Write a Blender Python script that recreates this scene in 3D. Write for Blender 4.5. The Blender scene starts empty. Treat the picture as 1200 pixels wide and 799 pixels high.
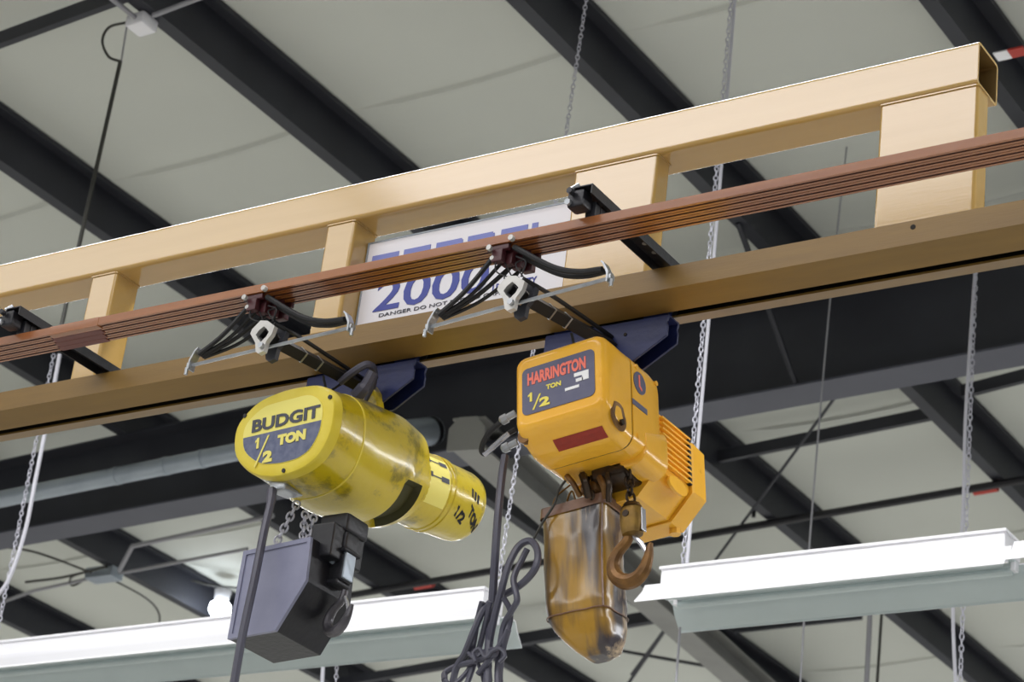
import bpy, bmesh, math, random
from mathutils import Vector as V, Matrix, noise
random.seed(7)
S = bpy.context.scene
COL = S.collection
PI = math.pi
ZC = 1.6                      # camera height; geometry is written relative to the eye, lifted at the end
# ---------------------------------------------------------------- camera orientation
cx0, cy0, FPX = 600.0, 399.5, 2771.6
def vp(x, y): return V((x-cx0, -(y-cy0), -FPX))
_Z = vp(1340, -5300).normalized()
_X = -vp(-3800, 1176); _X = (_X - _X.dot(_Z)*_Z).normalized()
_Y = _Z.cross(_X)
RW = Matrix((_X, _Y, _Z))      # camera -> world
def ray(x, y): return RW @ vp(x, y)
def onY(x, y, Y): r = ray(x, y); return r*(Y/r.y)
def onZ(x, y, Z): r = ray(x, y); return r*(Z/r.z)
def onX(x, y, X): r = ray(x, y); return r*(X/r.x)
H0 = 5.3
def roofz(X): return H0 + (X+6)/24      # height of the purlin undersides; the roof falls 1:24 to the left
def onR(x, y, d=0.0):
    r = ray(x, y); t = (H0+d+6/24)/(r.z-r.x/24); return r*t

# ---------------------------------------------------------------- materials
def mat(name, col, rough=.5, metal=0.0, col2=None, scale=6.0, amt=.5, bump=0.0, bscale=60.0, stretch=(1,1,1), emit=None, es=1.0, coat=0.0, spots=None, spotcol=None, spotscale=18):
    m = bpy.data.materials.new(name); m.use_nodes = True
    nt = m.node_tree; b = nt.nodes['Principled BSDF']
    b.inputs['Base Color'].default_value = (*col, 1); b.inputs['Roughness'].default_value = rough
    b.inputs['Metallic'].default_value = metal
    if coat: b.inputs['Coat Weight'].default_value = coat; b.inputs['Coat Roughness'].default_value = .15
    tc = nt.nodes.new('ShaderNodeTexCoord'); mp = nt.nodes.new('ShaderNodeMapping')
    mp.inputs['Scale'].default_value = stretch
    nt.links.new(tc.outputs['Object'], mp.inputs['Vector'])
    last = None
    if col2:
        n = nt.nodes.new('ShaderNodeTexNoise'); n.inputs['Scale'].default_value = scale; n.inputs['Detail'].default_value = 5
        nt.links.new(mp.outputs['Vector'], n.inputs['Vector'])
        r = nt.nodes.new('ShaderNodeValToRGB')
        r.color_ramp.elements[0].position = .5-amt*.5; r.color_ramp.elements[0].color = (*col, 1)
        r.color_ramp.elements[1].position = .5+amt*.5; r.color_ramp.elements[1].color = (*col2, 1)
        nt.links.new(n.outputs['Fac'], r.inputs['Fac']); last = r.outputs['Color']
    if spots is not None:
        n2 = nt.nodes.new('ShaderNodeTexNoise'); n2.inputs['Scale'].default_value = spotscale; n2.inputs['Detail'].default_value = 6
        n2.inputs['Roughness'].default_value = .7
        nt.links.new(mp.outputs['Vector'], n2.inputs['Vector'])
        r2 = nt.nodes.new('ShaderNodeValToRGB')
        r2.color_ramp.elements[0].position = spots; r2.color_ramp.elements[0].color = (0,0,0,1)
        r2.color_ramp.elements[1].position = spots+.1; r2.color_ramp.elements[1].color = (1,1,1,1)
        nt.links.new(n2.outputs['Fac'], r2.inputs['Fac'])
        mx = nt.nodes.new('ShaderNodeMix'); mx.data_type = 'RGBA'
        nt.links.new(r2.outputs['Color'], mx.inputs[0])
        if last: nt.links.new(last, mx.inputs[6])
        else: mx.inputs[6].default_value = (*col, 1)
        mx.inputs[7].default_value = (*spotcol, 1); last = mx.outputs[2]
    if last: nt.links.new(last, b.inputs['Base Color'])
    if bump:
        n3 = nt.nodes.new('ShaderNodeTexNoise'); n3.inputs['Scale'].default_value = bscale; n3.inputs['Detail'].default_value = 4
        nt.links.new(mp.outputs['Vector'], n3.inputs['Vector'])
        bp = nt.nodes.new('ShaderNodeBump'); bp.inputs['Strength'].default_value = bump; bp.inputs['Distance'].default_value = .01
        nt.links.new(n3.outputs['Fac'], bp.inputs['Height']); nt.links.new(bp.outputs['Normal'], b.inputs['Normal'])
    if emit:
        b.inputs['Emission Color'].default_value = (*emit, 1); b.inputs['Emission Strength'].default_value = es
    return m
def s2l(r, g, b):
    f = lambda c: (c/255/12.92) if c/255 <= .04045 else ((c/255+.055)/1.055)**2.4
    return (f(r), f(g), f(b))
M = {}
M['tube'] = mat('cream gold paint', s2l(186,150,78), .14, 0, s2l(196,160,90), 3, .6, .02, 30, (.6,8,8), coat=1.0)
M['tube_in'] = mat('tube bore', s2l(120,95,50), .6)
M['rail'] = mat('golden tan paint', s2l(136,106,50), .45, 0, s2l(122,94,46), 4, .5, .05, 30, (1,8,8))
M['slot'] = mat('track interior', s2l(30,24,18), .8)
M['bar'] = mat('brick orange conductor cover', s2l(160,100,52), .25, 0, s2l(138,80,42), 5, .5, .03, 40, (.4,8,8), coat=.6)
M['bar2'] = mat('dark slot in conductor cover', s2l(88,46,32), .7)
M['joint'] = mat('maroon joint cover', s2l(105,55,48), .5)
M['steel'] = mat('dark red iron primer steel', s2l(52,54,62), .55, .1, s2l(42,43,50), 3, .5, .05, 20)
M['steel2'] = mat('flange steel', s2l(86,88,100), .5, .1, s2l(76,78,90), 3, .5)
M['ltsteel'] = mat('light grey steel', s2l(150,150,146), .5, .1, s2l(136,136,132), 4, .5)
M['black'] = mat('black steel', s2l(38,38,44), .38, .2, s2l(30,30,34), 12, .5, .1, 80)
M['rubber'] = mat('black rubber', s2l(24,24,27), .6)
M['cord'] = mat('grey black cord', s2l(78,78,92), .42)
M['cordd'] = mat('dark cord', s2l(60,60,56), .6)
M['blue'] = mat('dark blue paint', s2l(26,40,96), .5, 0, s2l(22,32,76), 12, .5, .08, 60)
M['zinc'] = mat('zinc plated steel', s2l(196,200,204), .3, .7, s2l(160,164,170), 30, .5)
M['cast'] = mat('cast aluminium', s2l(205,204,200), .38, .35, s2l(180,178,174), 30, .5)
M['galv'] = mat('galvanised pipe', s2l(172,182,192), .3, .35, s2l(150,160,172), 5, .5, .1, 30)
M['yellow'] = mat('grimy yellow paint', s2l(214,192,24), .28, 0, s2l(196,170,16), 9, .5, .12, 50, coat=.8, spots=.53, spotcol=s2l(138,126,30), spotscale=9)
M['yface'] = mat('pale yellow cover paint', s2l(232,214,84), .4, 0, s2l(222,198,44), 10, .5, .08, 60, spots=.72, spotcol=s2l(130,120,40), spotscale=30)
M['ylabel'] = mat('cream yellow label', s2l(240,228,120), .5)
M['ydark'] = mat('shroud opening', s2l(62,60,22), .6)
M['amber'] = mat('amber yellow paint', s2l(250,190,58), .25, 0, s2l(244,178,46), 9, .5, .1, 50, coat=.35, spots=.66, spotcol=s2l(130,84,24), spotscale=16)
M['navy'] = mat('blue grey ink', s2l(82,90,120), .5, 0, s2l(112,118,142), 60, .4)
M['ink'] = mat('charcoal ink', s2l(70,72,84), .5)
M['plate'] = mat('slate label', s2l(92,92,116), .45, 0, s2l(80,82,110), 30, .5)
M['redink'] = mat('coral red print', s2l(242,118,98), .5)
M['white'] = mat('white print', s2l(240,240,240), .5)
M['yprint'] = mat('yellow print', s2l(240,222,90), .5)
M['redlab'] = mat('dark red warning label', s2l(160,44,24), .5, 0, s2l(140,40,24), 80, .5)
M['enamel'] = mat('white enamel', s2l(240,240,246), .2, coat=1.0)
M['reflin'] = mat('grey green reflector inside', s2l(200,212,214), .45, 0, s2l(192,204,206), 6, .5)
M['vinyl'] = mat('off white insulation vinyl', s2l(208,211,204), .7, 0, s2l(202,205,198), 1.2, .6, .15, 5)
M['floorm'] = mat('grey concrete', s2l(186,184,178), .6, 0, s2l(176,174,168), 2, .5)
M['signw'] = mat('white sign plate', s2l(236,236,242), .4)
M['signb'] = mat('blue sign print', s2l(62,74,160), .5)
M['signlb'] = mat('periwinkle sign print', s2l(122,132,200), .5)
M['chain'] = mat('galvanised jack chain', s2l(200,200,212), .4, .3)
M['cable'] = mat('white sheathed cable', s2l(206,206,216), .5)
M['oil'] = mat('oily black chain steel', s2l(50,44,40), .28, .7, s2l(80,64,50), 60, .5)
M['brass'] = mat('tarnished brass casting', s2l(150,118,52), .4, .5, s2l(90,66,34), 30, .5, .2, 60)
M['hookb'] = mat('worn grey forged hook', s2l(104,102,108), .35, .5, s2l(70,68,72), 40, .5, .2, 80)
M['hook'] = mat('worn bronze painted hook', s2l(140,100,48), .38, .4, s2l(90,62,34), 30, .5, .2, 80)
M['chrome'] = mat('bright steel latch', s2l(210,210,216), .25, .8)
M['bag'] = mat('oil stained tan canvas with painted sheen', s2l(172,130,36), .28, 0, s2l(58,50,54), 6, .1, .3, 12, (2.2,1.2,.28), coat=.5, spots=.6, spotcol=s2l(210,184,150), spotscale=6)  # streaks mix oil stains with canvas sheen painted in as pale and dark tones
M['bagrim'] = mat('glossy black canvas hem', s2l(70,60,56), .3, 0, s2l(150,112,90), 10, .4, .2, 30)
M['boxface'] = mat('blue grey plastic face', s2l(138,140,164), .4, 0, s2l(122,124,148), 12, .5, .05, 50)
M['maroon'] = mat('maroon collector shoe', s2l(70,28,34), .4)
M['lampglow'] = mat('lit lamp', (1,1,1), .4, emit=(.85,.92,1), es=30)
M['redtag'] = mat('red tag', s2l(190,60,50), .5)
M['pvc'] = mat('light grey conduit', s2l(158,158,164), .45, .2)

# ---------------------------------------------------------------- mesh builder
class MB:
    def __init__(s): s.v=[]; s.f=[]; s.mi=[]; s.cur=0
    def add(s, vs, fs, mi=None):
        o = len(s.v); s.v += [V(p) for p in vs]
        for f in fs: s.f.append([i+o for i in f]); s.mi.append(s.cur if mi is None else mi)
    def bm(s, b, mi=None):
        b.verts.ensure_lookup_table()
        for i, v in enumerate(b.verts): v.index = i
        s.add([v.co.copy() for v in b.verts], [[v.index for v in f.verts] for f in b.faces], mi); b.free()
    def box(s, lo, hi, bev=0.0, mi=None, mtx=None, seg=2):
        b = bmesh.new(); bmesh.ops.create_cube(b, size=1)
        lo, hi = V(lo), V(hi); d = hi-lo; c = (lo+hi)/2
        for v in b.verts: v.co = V((v.co.x*d.x, v.co.y*d.y, v.co.z*d.z))+c
        if bev: bmesh.ops.bevel(b, geom=b.edges[:], offset=bev, segments=seg, affect='EDGES', profile=.5)
        if mtx:
            for v in b.verts: v.co = mtx @ v.co
        s.bm(b, mi)
    def tube(s, pts, r, n=8, cap=True, mi=None, closed=False):
        pts = [V(p) for p in pts]; N = len(pts)
        rs = r if isinstance(r, (list, tuple)) else [r]*N
        vs = []; fs = []
        t0 = (pts[1]-pts[0]).normalized(); up = V((0,0,1)) if abs(t0.z) < .9 else V((0,1,0))
        nrm = (up-up.dot(t0)*t0).normalized()
        for i, p in enumerate(pts):
            if closed: t = (pts[(i+1)%N]-pts[i-1]).normalized()
            elif i == 0: t = t0
            elif i == N-1: t = (pts[-1]-pts[-2]).normalized()
            else: t = ((pts[i+1]-p).normalized()+(p-pts[i-1]).normalized()).normalized()
            nrm = (nrm-nrm.dot(t)*t).normalized(); bn = t.cross(nrm)
            for k in range(n):
                a = 2*PI*k/n; vs.append(p+(nrm*math.cos(a)+bn*math.sin(a))*rs[i])
        for i in range(N if closed else N-1):
            j = (i+1) % N
            for k in range(n): fs.append([i*n+k, i*n+(k+1)%n, j*n+(k+1)%n, j*n+k])
        if cap and not closed: fs += [list(range(n))[::-1], [(N-1)*n+k for k in range(n)]]
        s.add(vs, fs, mi)
    def prism(s, poly, fn, d0, d1, mi=None, bev=0.0):      # poly of (u,v); fn(u,v,d)->point
        b = bmesh.new(); n = len(poly)
        A = [b.verts.new((u, v, d0)) for u, v in poly]; B = [b.verts.new((u, v, d1)) for u, v in poly]
        b.faces.new(A[::-1]); b.faces.new(B)
        for i in range(n): b.faces.new([A[i], A[(i+1)%n], B[(i+1)%n], B[i]])
        if bev: bmesh.ops.bevel(b, geom=b.edges[:], offset=bev, segments=2, affect='EDGES', profile=.5)
        for v in b.verts: v.co = V(fn(v.co.x, v.co.y, v.co.z))
        bmesh.ops.recalc_face_normals(b, faces=b.faces[:]); s.bm(b, mi)
    def loft(s, rings, cap=True, mi=None, mifn=None):
        n = len(rings[0]); vs = [p for r in rings for p in r]; o = len(s.v)
        s.v += [V(p) for p in vs]
        for i in range(len(rings)-1):
            for k in range(n):
                s.f.append([o+i*n+k, o+i*n+(k+1)%n, o+(i+1)*n+(k+1)%n, o+(i+1)*n+k])
                s.mi.append(mifn(i, k) if mifn else (s.cur if mi is None else mi))
        if cap:
            for idx, rev in ((0, True), (len(rings)-1, False)):
                f = [o+idx*n+k for k in range(n)]
                s.f.append(f[::-1] if rev else f); s.mi.append(s.cur if mi is None else mi)
    def build(s, name, mats, root=None, world=True, ang=35, label=None):
        me = bpy.data.meshes.new(name)
        if not isinstance(mats, (list, tuple)): mats = [mats]
        vs = s.v
        if root is not None and world and root.get('_w') is not None:
            inv = ROOTM[root.name].inverted(); vs = [inv @ p for p in vs]
        elif root is None:
            c = V((0,0,0))
            for p in vs: c += p
            c /= len(vs); vs = [p-c for p in vs]
        me.from_pydata([tuple(p) for p in vs], [], s.f)
        for m in mats: me.materials.append(m)
        for p, i in zip(me.polygons, s.mi): p.material_index = min(i, len(mats)-1); p.use_smooth = True
        b = bmesh.new(); b.from_mesh(me); bmesh.ops.recalc_face_normals(b, faces=b.faces[:]); b.to_mesh(me); b.free()
        me.update(); me.set_sharp_from_angle(angle=math.radians(ang))
        o = bpy.data.objects.new(name, me); COL.objects.link(o)
        wn = o.modifiers.new('normals', 'WEIGHTED_NORMAL'); wn.keep_sharp = True; wn.weight = 80
        if root is not None: o.parent = root
        else: o.location = c
        if label: o['label'] = label
        return o
ROOTM = {}
def thing(name, label, cat, loc, rot=None, group=None):
    o = bpy.data.objects.new(name, None); COL.objects.link(o)
    o.empty_display_size = .05
    Mx = Matrix.Translation(V(loc)) @ (rot.to_4x4() if rot else Matrix.Identity(4))
    o.matrix_world = Mx; ROOTM[o.name] = Mx; o['_w'] = 1
    o['label'] = label; o['category'] = cat
    if group: o['group'] = group
    return o
def tag(o, label, cat, group=None, kind=None):
    o['label'] = label; o['category'] = cat
    if group: o['group'] = group
    if kind: o['kind'] = kind
    return o
def struct(o): o['kind'] = 'structure'; return o
def sub(part, mb, name, mats, ang=35, label=None):    # a sub-part: vertices in the same space as its part
    inv = None
    root = part.parent
    if root is not None and root.get('_w') is not None and root.name in ROOTM:
        inv = ROOTM[root.name].inverted(); mb.v = [inv @ p for p in mb.v]
    o = mb.build(name, mats, root=None, ang=ang, label=label)
    # build() centred it; put it under the part
    o.parent = part
    return o
def bez(ctrl, n=10):           # Catmull-Rom through points
    P = [V(p) for p in ctrl]; P = [P[0]*2-P[1]]+P+[P[-1]*2-P[-2]]; out = []
    for i in range(1, len(P)-2):
        for k in range(n):
            t = k/n; a, b, c, d = P[i-1], P[i], P[i+1], P[i+2]
            out.append(.5*((2*b)+(c-a)*t+(2*a-5*b+4*c-d)*t*t+(3*b-a-3*c+d)*t**3))
    out.append(P[-2]); return out
def text_mb(mb, txt, O, X, Y, w, h, bold=.0, depth=.0008, mi=0, shear=0.0):
    """letters fitted in a w x h rectangle with lower-left corner O, reading direction X, up Y"""
    cu = bpy.data.curves.new('t', 'FONT'); cu.body = txt; cu.size = 1; cu.offset = bold; cu.extrude = .01; cu.shear = shear
    cu.resolution_u = 3
    ob = bpy.data.objects.new('t', cu); COL.objects.link(ob); bpy.context.view_layer.update()
    dg = bpy.context.evaluated_depsgraph_get(); me = ob.evaluated_get(dg).to_mesh()
    xs = [v.co.x for v in me.vertices]; ys = [v.co.y for v in me.vertices]
    x0, x1, y0, y1 = min(xs), max(xs), min(ys), max(ys)
    O, X, Y = V(O), V(X).normalized(), V(Y).normalized(); N = X.cross(Y)
    vs = [O+X*((v.co.x-x0)/(x1-x0)*w)+Y*((v.co.y-y0)/(y1-y0)*h)+N*(v.co.z/.01*depth) for v in me.vertices]
    mb.add(vs, [list(p.vertices) for p in me.polygons], mi)
    ob.evaluated_get(dg).to_mesh_clear(); bpy.data.objects.remove(ob); bpy.data.curves.remove(cu)
def bolt(mb, c, ax, r=.008, h=.006, mi=None, n=6):
    c = V(c); ax = V(ax).normalized(); mb.tube([c, c+ax*h], r, n, mi=mi)
def link_pts(c, t, s_, L, w, seg=5):        # stadium loop: t long axis, s_ side axis
    pts = []
    for k in range(seg+1):
        a = -PI/2+PI*k/seg; pts.append(c+t*(L/2-w/2+math.cos(a)*w/2)+s_*(math.sin(a)*w/2))
    for k in range(seg+1):
        a = PI/2+PI*k/seg; pts.append(c+t*(-(L/2-w/2)+math.cos(a)*w/2)+s_*(math.sin(a)*w/2))
    return pts
def chain_mb(mb, path, L, w, r, n=5, seg=4, twist=0.0):
    path = [V(p) for p in path]; pitch = L-2*r*1.1
    dist = 0; total = sum((path[i+1]-path[i]).length for i in range(len(path)-1)); k = 0; d = pitch/2
    def at(d):
        for i in range(len(path)-1):
            l = (path[i+1]-path[i]).length
            if d <= l or i == len(path)-2: return path[i]+(path[i+1]-path[i])*(d/l), (path[i+1]-path[i]).normalized()
            d -= l
    while d < total:
        p, t = at(d); up = V((.6,.8,0)); s1 = (up-up.dot(t)*t).normalized(); s2 = t.cross(s1)
        a = twist*k+(PI/2 if k % 2 else 0)
        mb.tube(link_pts(p, t, s1*math.cos(a)+s2*math.sin(a), L, w, seg), r, n, closed=True)
        d += pitch; k += 1
def rrect(a, b, r, n=4):        # rounded rectangle half sizes a,b
    pts = []
    for cx, cy, s in ((a-r, b-r, 0), (-a+r, b-r, 1), (-a+r, -b+r, 2), (a-r, -b+r, 3)):
        for k in range(n+1):
            t = PI/2*s+PI/2*k/n; pts.append((cx+r*math.cos(t), cy+r*math.sin(t)))
    return pts

# ================================================================ SETTING
# roof liner
mb = MB(); seams = [Y for Y in (3.3, 5.15, 7.02, 8.87, 10.7, 12.55, 14.4, 16.2)]
xs = [-30+.5*i for i in range(25)]+[-17.88+.145*i for i in range(0, 125)]+[.5+.5*i for i in range(12)]
xs = sorted(set(round(x, 3) for x in xs))
ys = [-8, -6, -4, -2, 0, 1.5]
y = 2.5
while y < 24: ys.append(y); y += .3
for sy in seams: ys += [sy-.012, sy-.006, sy+.006, sy+.012]
ys = sorted(set(ys))
def skin(X, Y):
    ph = ((X+3.36-.1) % 1.45)/1.45; sag = .025*math.sin(PI*ph)**2
    z = roofz(X)+.215-sag*.8+.004*noise.noise(V((X*1.3, Y*.9, 2)))
    for sy in seams:
        dd = abs(Y-sy)
        if dd < .009: z -= .018*min(1, 3*math.sin(PI*ph)**2)
        elif dd < .02: z -= .002
    return z
idx = {}
vs = []; fs = []
for i, X in enumerate(xs):
    for j, Y in enumerate(ys): vs.append((X, Y, skin(X, Y)))
n = len(ys)
for i in range(len(xs)-1):
    for j in range(n-1): fs.append([i*n+j, i*n+j+1, (i+1)*n+j+1, (i+1)*n+j])
mb.add(vs, fs)
struct(mb.build('ceiling', M['vinyl'], ang=80))
mb = MB(); mb.box((-30, -8, -1.7), (6, 24, -1.6)); struct(mb.build('floor', M['floorm']))

# purlins: Z sections running away from the camera
names = {}
plabels = ['dark steel roof purlin at upper right, behind the open end of the gold tube',
 'dark steel roof purlin crossed by the white jack chain above the tube',
 'wide dark steel roof purlin left of the top centre',
 'dark steel roof purlin in the upper left corner, under the dark strut',
 'dark steel roof purlin in the lower left with a conduit bundle clipped below it',
 'dark steel roof purlin at the far lower left edge, above the white fixture',
 'dark steel roof purlin furthest left']
def zpurlin(xk, y0=2.2, y1=22.0):
    z = roofz(xk); t = .006; d = .215
    prof = [(0,.016),(0,0),(.068,0),(.068,d-t),(.135,d-t),(.135,d-.02),(.135-t,d-.02),(.135-t,d-2*t)]
    prof = [(0,.018),(0,0),(.07,0),(.07,d-t),(.14,d-t),(.14,d-.024),(.146,d-.024),(.146,d),(.064,d),(.064,t),(.006,t),(.006,.018)]
    m_ = MB()
    m_.add([(xk+a, yy, z+b) for yy in (y0, y1) for a, b in prof],
           [[i, (i+1)%12, 12+(i+1)%12, 12+i] for i in range(12)]+[list(range(12))[::-1], list(range(12, 24))])
    return m_
for k in range(7):
    xk = (-3.36, -4.83, -6.25, -7.70, -9.16, -10.62, -12.08)[k]
    m_ = zpurlin(xk)
    o = m_.build('roof_purlin', [M['steel']], ang=30)
    tag(o, plabels[k], 'purlin', 'dark roof purlins')

# rafter girder (runs parallel to the bridge, falls with the roof)
YG = 9.05
a = onY(0, 625, YG-.1); b = onY(1200, 403, YG-.1)
sl = (b.z-a.z)/(b.x-a.x)
def zb(X): return a.z+sl*(X-a.x)
gx0, gx1 = -16.0, 1.0
g = thing('roof_girder', 'deep dark steel roof rafter girder crossing behind both hoists', 'girder', (-6, YG, zb(-6)))
mb = MB()
def slab(mb, x0, x1, y0, y1, zlo, zhi):
    mb.add([(x0,y0,zlo(x0)),(x1,y0,zlo(x1)),(x1,y1,zlo(x1)),(x0,y1,zlo(x0)),(x0,y0,zhi(x0)),(x1,y0,zhi(x1)),(x1,y1,zhi(x1)),(x0,y1,zhi(x0))],
           [[0,3,2,1],[4,5,6,7],[0,1,5,4],[1,2,6,5],[2,3,7,6],[3,0,4,7]])
ZT = lambda X: roofz(X)-.004
slab(mb, gx0, gx1, YG-.005, YG+.005, lambda X: zb(X)+.012, lambda X: ZT(X)-.012); mb.build('web', M['steel'], g)
mb = MB(); slab(mb, gx0, gx1, YG-.1, YG+.1, zb, lambda X: zb(X)+.012); mb.build('bottom_flange', M['steel2'], g, label='greyer bottom flange')
mb = MB(); slab(mb, gx0, gx1, YG-.1, YG+.1, lambda X: ZT(X)-.012, ZT); mb.build('top_flange', M['steel'], g)
for X in (-4.83,):
    mb = MB(); mb.tube([(X+.03, YG-.75, roofz(X)), (X+.03, YG-.08, zb(X)+.02)], .014, 6); mb.build('flange_brace', M['steel'], g)
# struts / pipes below the roof liner beyond and before the girder
def strut(name, label, p0, p1, w, h, m, d=.1, cat='strut', group=None):
    A = onR(*p0, d); B = onR(*p1, d); t = (B-A).normalized(); s_ = t.cross(V((0,0,1))).normalized(); u = s_.cross(t)
    m_ = MB(); m_.add([P+s_*i*w/2+u*j*h/2 for P in (A, B) for i, j in ((-1,-1),(1,-1),(1,1),(-1,1))],
                      [[0,1,2,3],[7,6,5,4],[0,4,5,1],[1,5,6,2],[2,6,7,3],[3,7,4,0]])
    return tag(m_.build(name, m), label, cat, group)
strut('roof_strut', 'dark strut between roof purlins in the top left corner', (-30,58), (150,-8), .03, .07, M['steel'], .06)
strut('roof_strut', 'dark strut just behind the girder flange, above the diagonal rod', (838,536), (1095,484), .03, .07, M['steel'], .08)
strut('roof_strut', 'dark strut behind the girder at the far right edge', (1128,459), (1260,425), .03, .07, M['steel'], .08)
strut('roof_strut', 'dark strut below the left white fixture beside the knotted cord', (380,803), (560,772), .05, .06, M['steel'], .02)
strut('roof_strut', 'dark strut behind the canvas bag bottom', (585,754), (770,722), .05, .08, M['steel'], .02)
strut('roof_strut', 'dark strut seen just under the right white fixture', (860,738), (1010,722), .03, .04, M['steel'], .02)
def pipe(name, label, pts, r, m, cat, smooth=False, n=8, root=None):
    m_ = MB(); m_.tube(bez(pts, 8) if smooth else pts, r, n)
    return tag(m_.build(name, m), label, cat)
A = onR(395,700,-.03); B = onR(1230,557,-.03)
sp = thing('sprinkler_pipe', 'thin dark pipe crossing under the far purlins above the white fixtures', 'pipe', A)
mb = MB(); mb.tube([A, B], .024, 8); mb.build('pipe_run', M['black'], sp)
for px in ((497,685), (1155,573)):
    c = onR(*px, -.03); mb = MB(); t = (B-A).normalized(); mb.tube([c-t*.07, c+t*.07], .028, 8); mb.build('joint_band', M['redtag'], sp, label='red band')
c = onR(883,606,-.03); mb = MB(); mb.tube([c, c+V((0,0,.22))], .012, 6); mb.build('hanger', M['black'], sp)
# diagonal bracing rods in the roof plane
pipe('brace_rod', 'long thin diagonal brace rod right of the amber hoist motor', [onR(990,450,.02), onR(740,790,-.04)], .009, M['steel'], 'rod')
pipe('brace_rod', 'thin brace rod crossing at the bottom beside the grey runway beam', [onR(715,760,.0), onR(865,787,.0)], .012, M['steel'], 'rod')
pipe('brace_rod', 'short thin diagonal brace rod at the bottom right of the canvas bag', [onR(785,730,.0), onR(730,810,.0)], .012, M['steel'], 'rod')

# galvanised pipe with an elbow in front of the girder
YPp = 8.36; d0 = onY(-60,597,YPp); d1 = onY(270,531,YPp); dx = (d1-d0).normalized()
ce = onY(508,505,8.9)
cor = d0+dx*((ce.x-.03-d0.x)/dx.x)
cor.z -= 0.0
endp = cor+V((.05,.62,-.02))
gp = thing('galvanised_pipe', 'grey galvanised pipe in front of the girder, elbow behind the yellow hoist', 'pipe', cor)
arc = []
for k in range(9):
    aa = PI/2*k/8; arc.append(cor+(-dx)*.13+dx*.13*math.sin(aa)+V((0,1,0))*(.13-.13*math.cos(aa)))
pts = [d0]+arc
mb = MB(); mb.tube(pts, .047, 16); mb.build('pipe_run', M['galv'], gp)
mb = MB(); e0 = arc[-1]; e1 = ce; mb.tube([e0, e0+(e1-e0)*.03, e1], [.05,.072,.075], 18); mb.build('elbow_sleeve', M['galv'], gp)
mb = MB(); dd = (e1-e0).normalized(); mb.tube([e1-dd*.04, e1-dd*.01, e1], [.078,.078,.06], 18); mb.build('end_band', M['black'], gp)
for px in (138, 195, 238):
    q = onY(px, 597-(px+60)*.2, YPp); q = d0+dx*((q.x-d0.x)/dx.x)
    mb = MB(); mb.tube([q-dx*.012, q+dx*.012], .0505, 16); mb.build('coupling', M['galv'], gp)

# runway beam under the girder, running away
rb = thing('runway_beam', 'light grey beam running away under the girder between the two hoists', 'beam', (-6.5, 8.2, 4.5))
A = onY(546,524,8.75); B = onY(858,796,13.0); B = A+(B-A)*1.4; t_ = (B-A).normalized(); s_ = V((0,0,1)).cross(t_).normalized()*-1; u_ = s_.cross(t_)*1
if u_.z < 0: u_ = -u_
def bar(a0, a1, z0_, z1_, t0=0, t1=1):
    m_ = MB(); m_.add([A+(B-A)*t+s_*a+u_*z for t in (t0, t1) for a, z in ((a0,z0_),(a1,z0_),(a1,z1_),(a0,z1_))], [[0,1,2,3],[7,6,5,4],[0,4,5,1],[1,5,6,2],[2,6,7,3],[3,7,4,0]]); return m_
bar(-.09, .09, 0, .012).build('bottom_flange', M['ltsteel'], rb)
bar(-.005, .005, .012, .15).build('web', M['ltsteel'], rb)
bar(-.09, .09, .15, .162).build('top_flange', M['ltsteel'], rb)
mb = MB(); mb.prism([(-.1,0),(.1,0),(.1,.12),(.05,.18),(-.05,.18),(-.1,.12)], lambda u, v, d: A+s_*u+u_*(v-.02)-t_*d, 0, .012); mb.build('end_plate', M['ltsteel'], rb)

# conduits, cables and the junction box near the roof
def rp(l, d=-.03): return [onR(x, y, d) for x, y in l]
cb = thing('conduit_bundle', 'light grey conduit with a bend clipped under the lower left purlins', 'conduit', onR(120,675,-.03))
for pts, r in (([(140,668),(155,640),(320,604)], .016), ([(0,706),(40,692),(118,675),(165,667),(290,643)], .012)):
    mb = MB(); mb.tube(rp(pts), r, 8); mb.build('conduit', M['pvc'], cb)
for pts, r in (([(0,640),(45,648),(110,672)], .008), ([(110,672),(86,686),(84,676),(110,668)], .008), ([(30,682),(75,676),(125,664)], .010), ([(130,678),(170,700),(186,718),(186,740)], .007), ([(0,690),(3,700),(-4,740)], .012)):
    mb = MB(); mb.tube(bez(rp(pts), 8), r, 6); mb.build('cable', M['cordd'], cb)
mb = MB(); c = onR(122,673,-.03); mb.box(c-V((.12,.06,.04)), c+V((.12,.06,.04)), .01); mb.build('junction_box', M['galv'], cb)
pipe('grey_cable', 'thin sagging cable behind the black chain container', rp([(225,680),(250,686),(290,690)], .1), .008, M['cordd'], 'cable', True)
jb = thing('junction_box', 'pale lavender junction box on the purlin in the upper left', 'box', onR(165,28,-.02))
mb = MB(); c = onR(166,28,-.03); mb.box(c-V((.05,.05,.03)), c+V((.05,.05,.03)), .012); mb.build('cover', M['enamel'], jb)
mb = MB(); mb.tube(rp([(180,18),(238,-4)]), .011, 8); mb.tube(rp([(118,-12),(160,22)]), .011, 8); mb.build('conduit', M['pvc'], jb)
tg = thing('red_tag', 'small red and white tag on the purlin beside the open tube end', 'tag', onR(1180,62,-.01))
mb = MB(); c = onR(1192,61,-.005); mb.box(c-V((.035,.03,.004)), c+V((.035,.03,.004))); mb.build('red_half', M['redtag'], tg)
mb = MB(); c = onR(1175,65,-.005); mb.box(c-V((.03,.03,.003)), c+V((.03,.03,.003))); mb.build('white_half', M['enamel'], tg, label='white half')
lp = thing('ceiling_lamp', 'small bright lit lamp left of the black chain container', 'lamp', onR(258,712,.02))
mb = MB(); c = onR(258,712,-.02)
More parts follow.
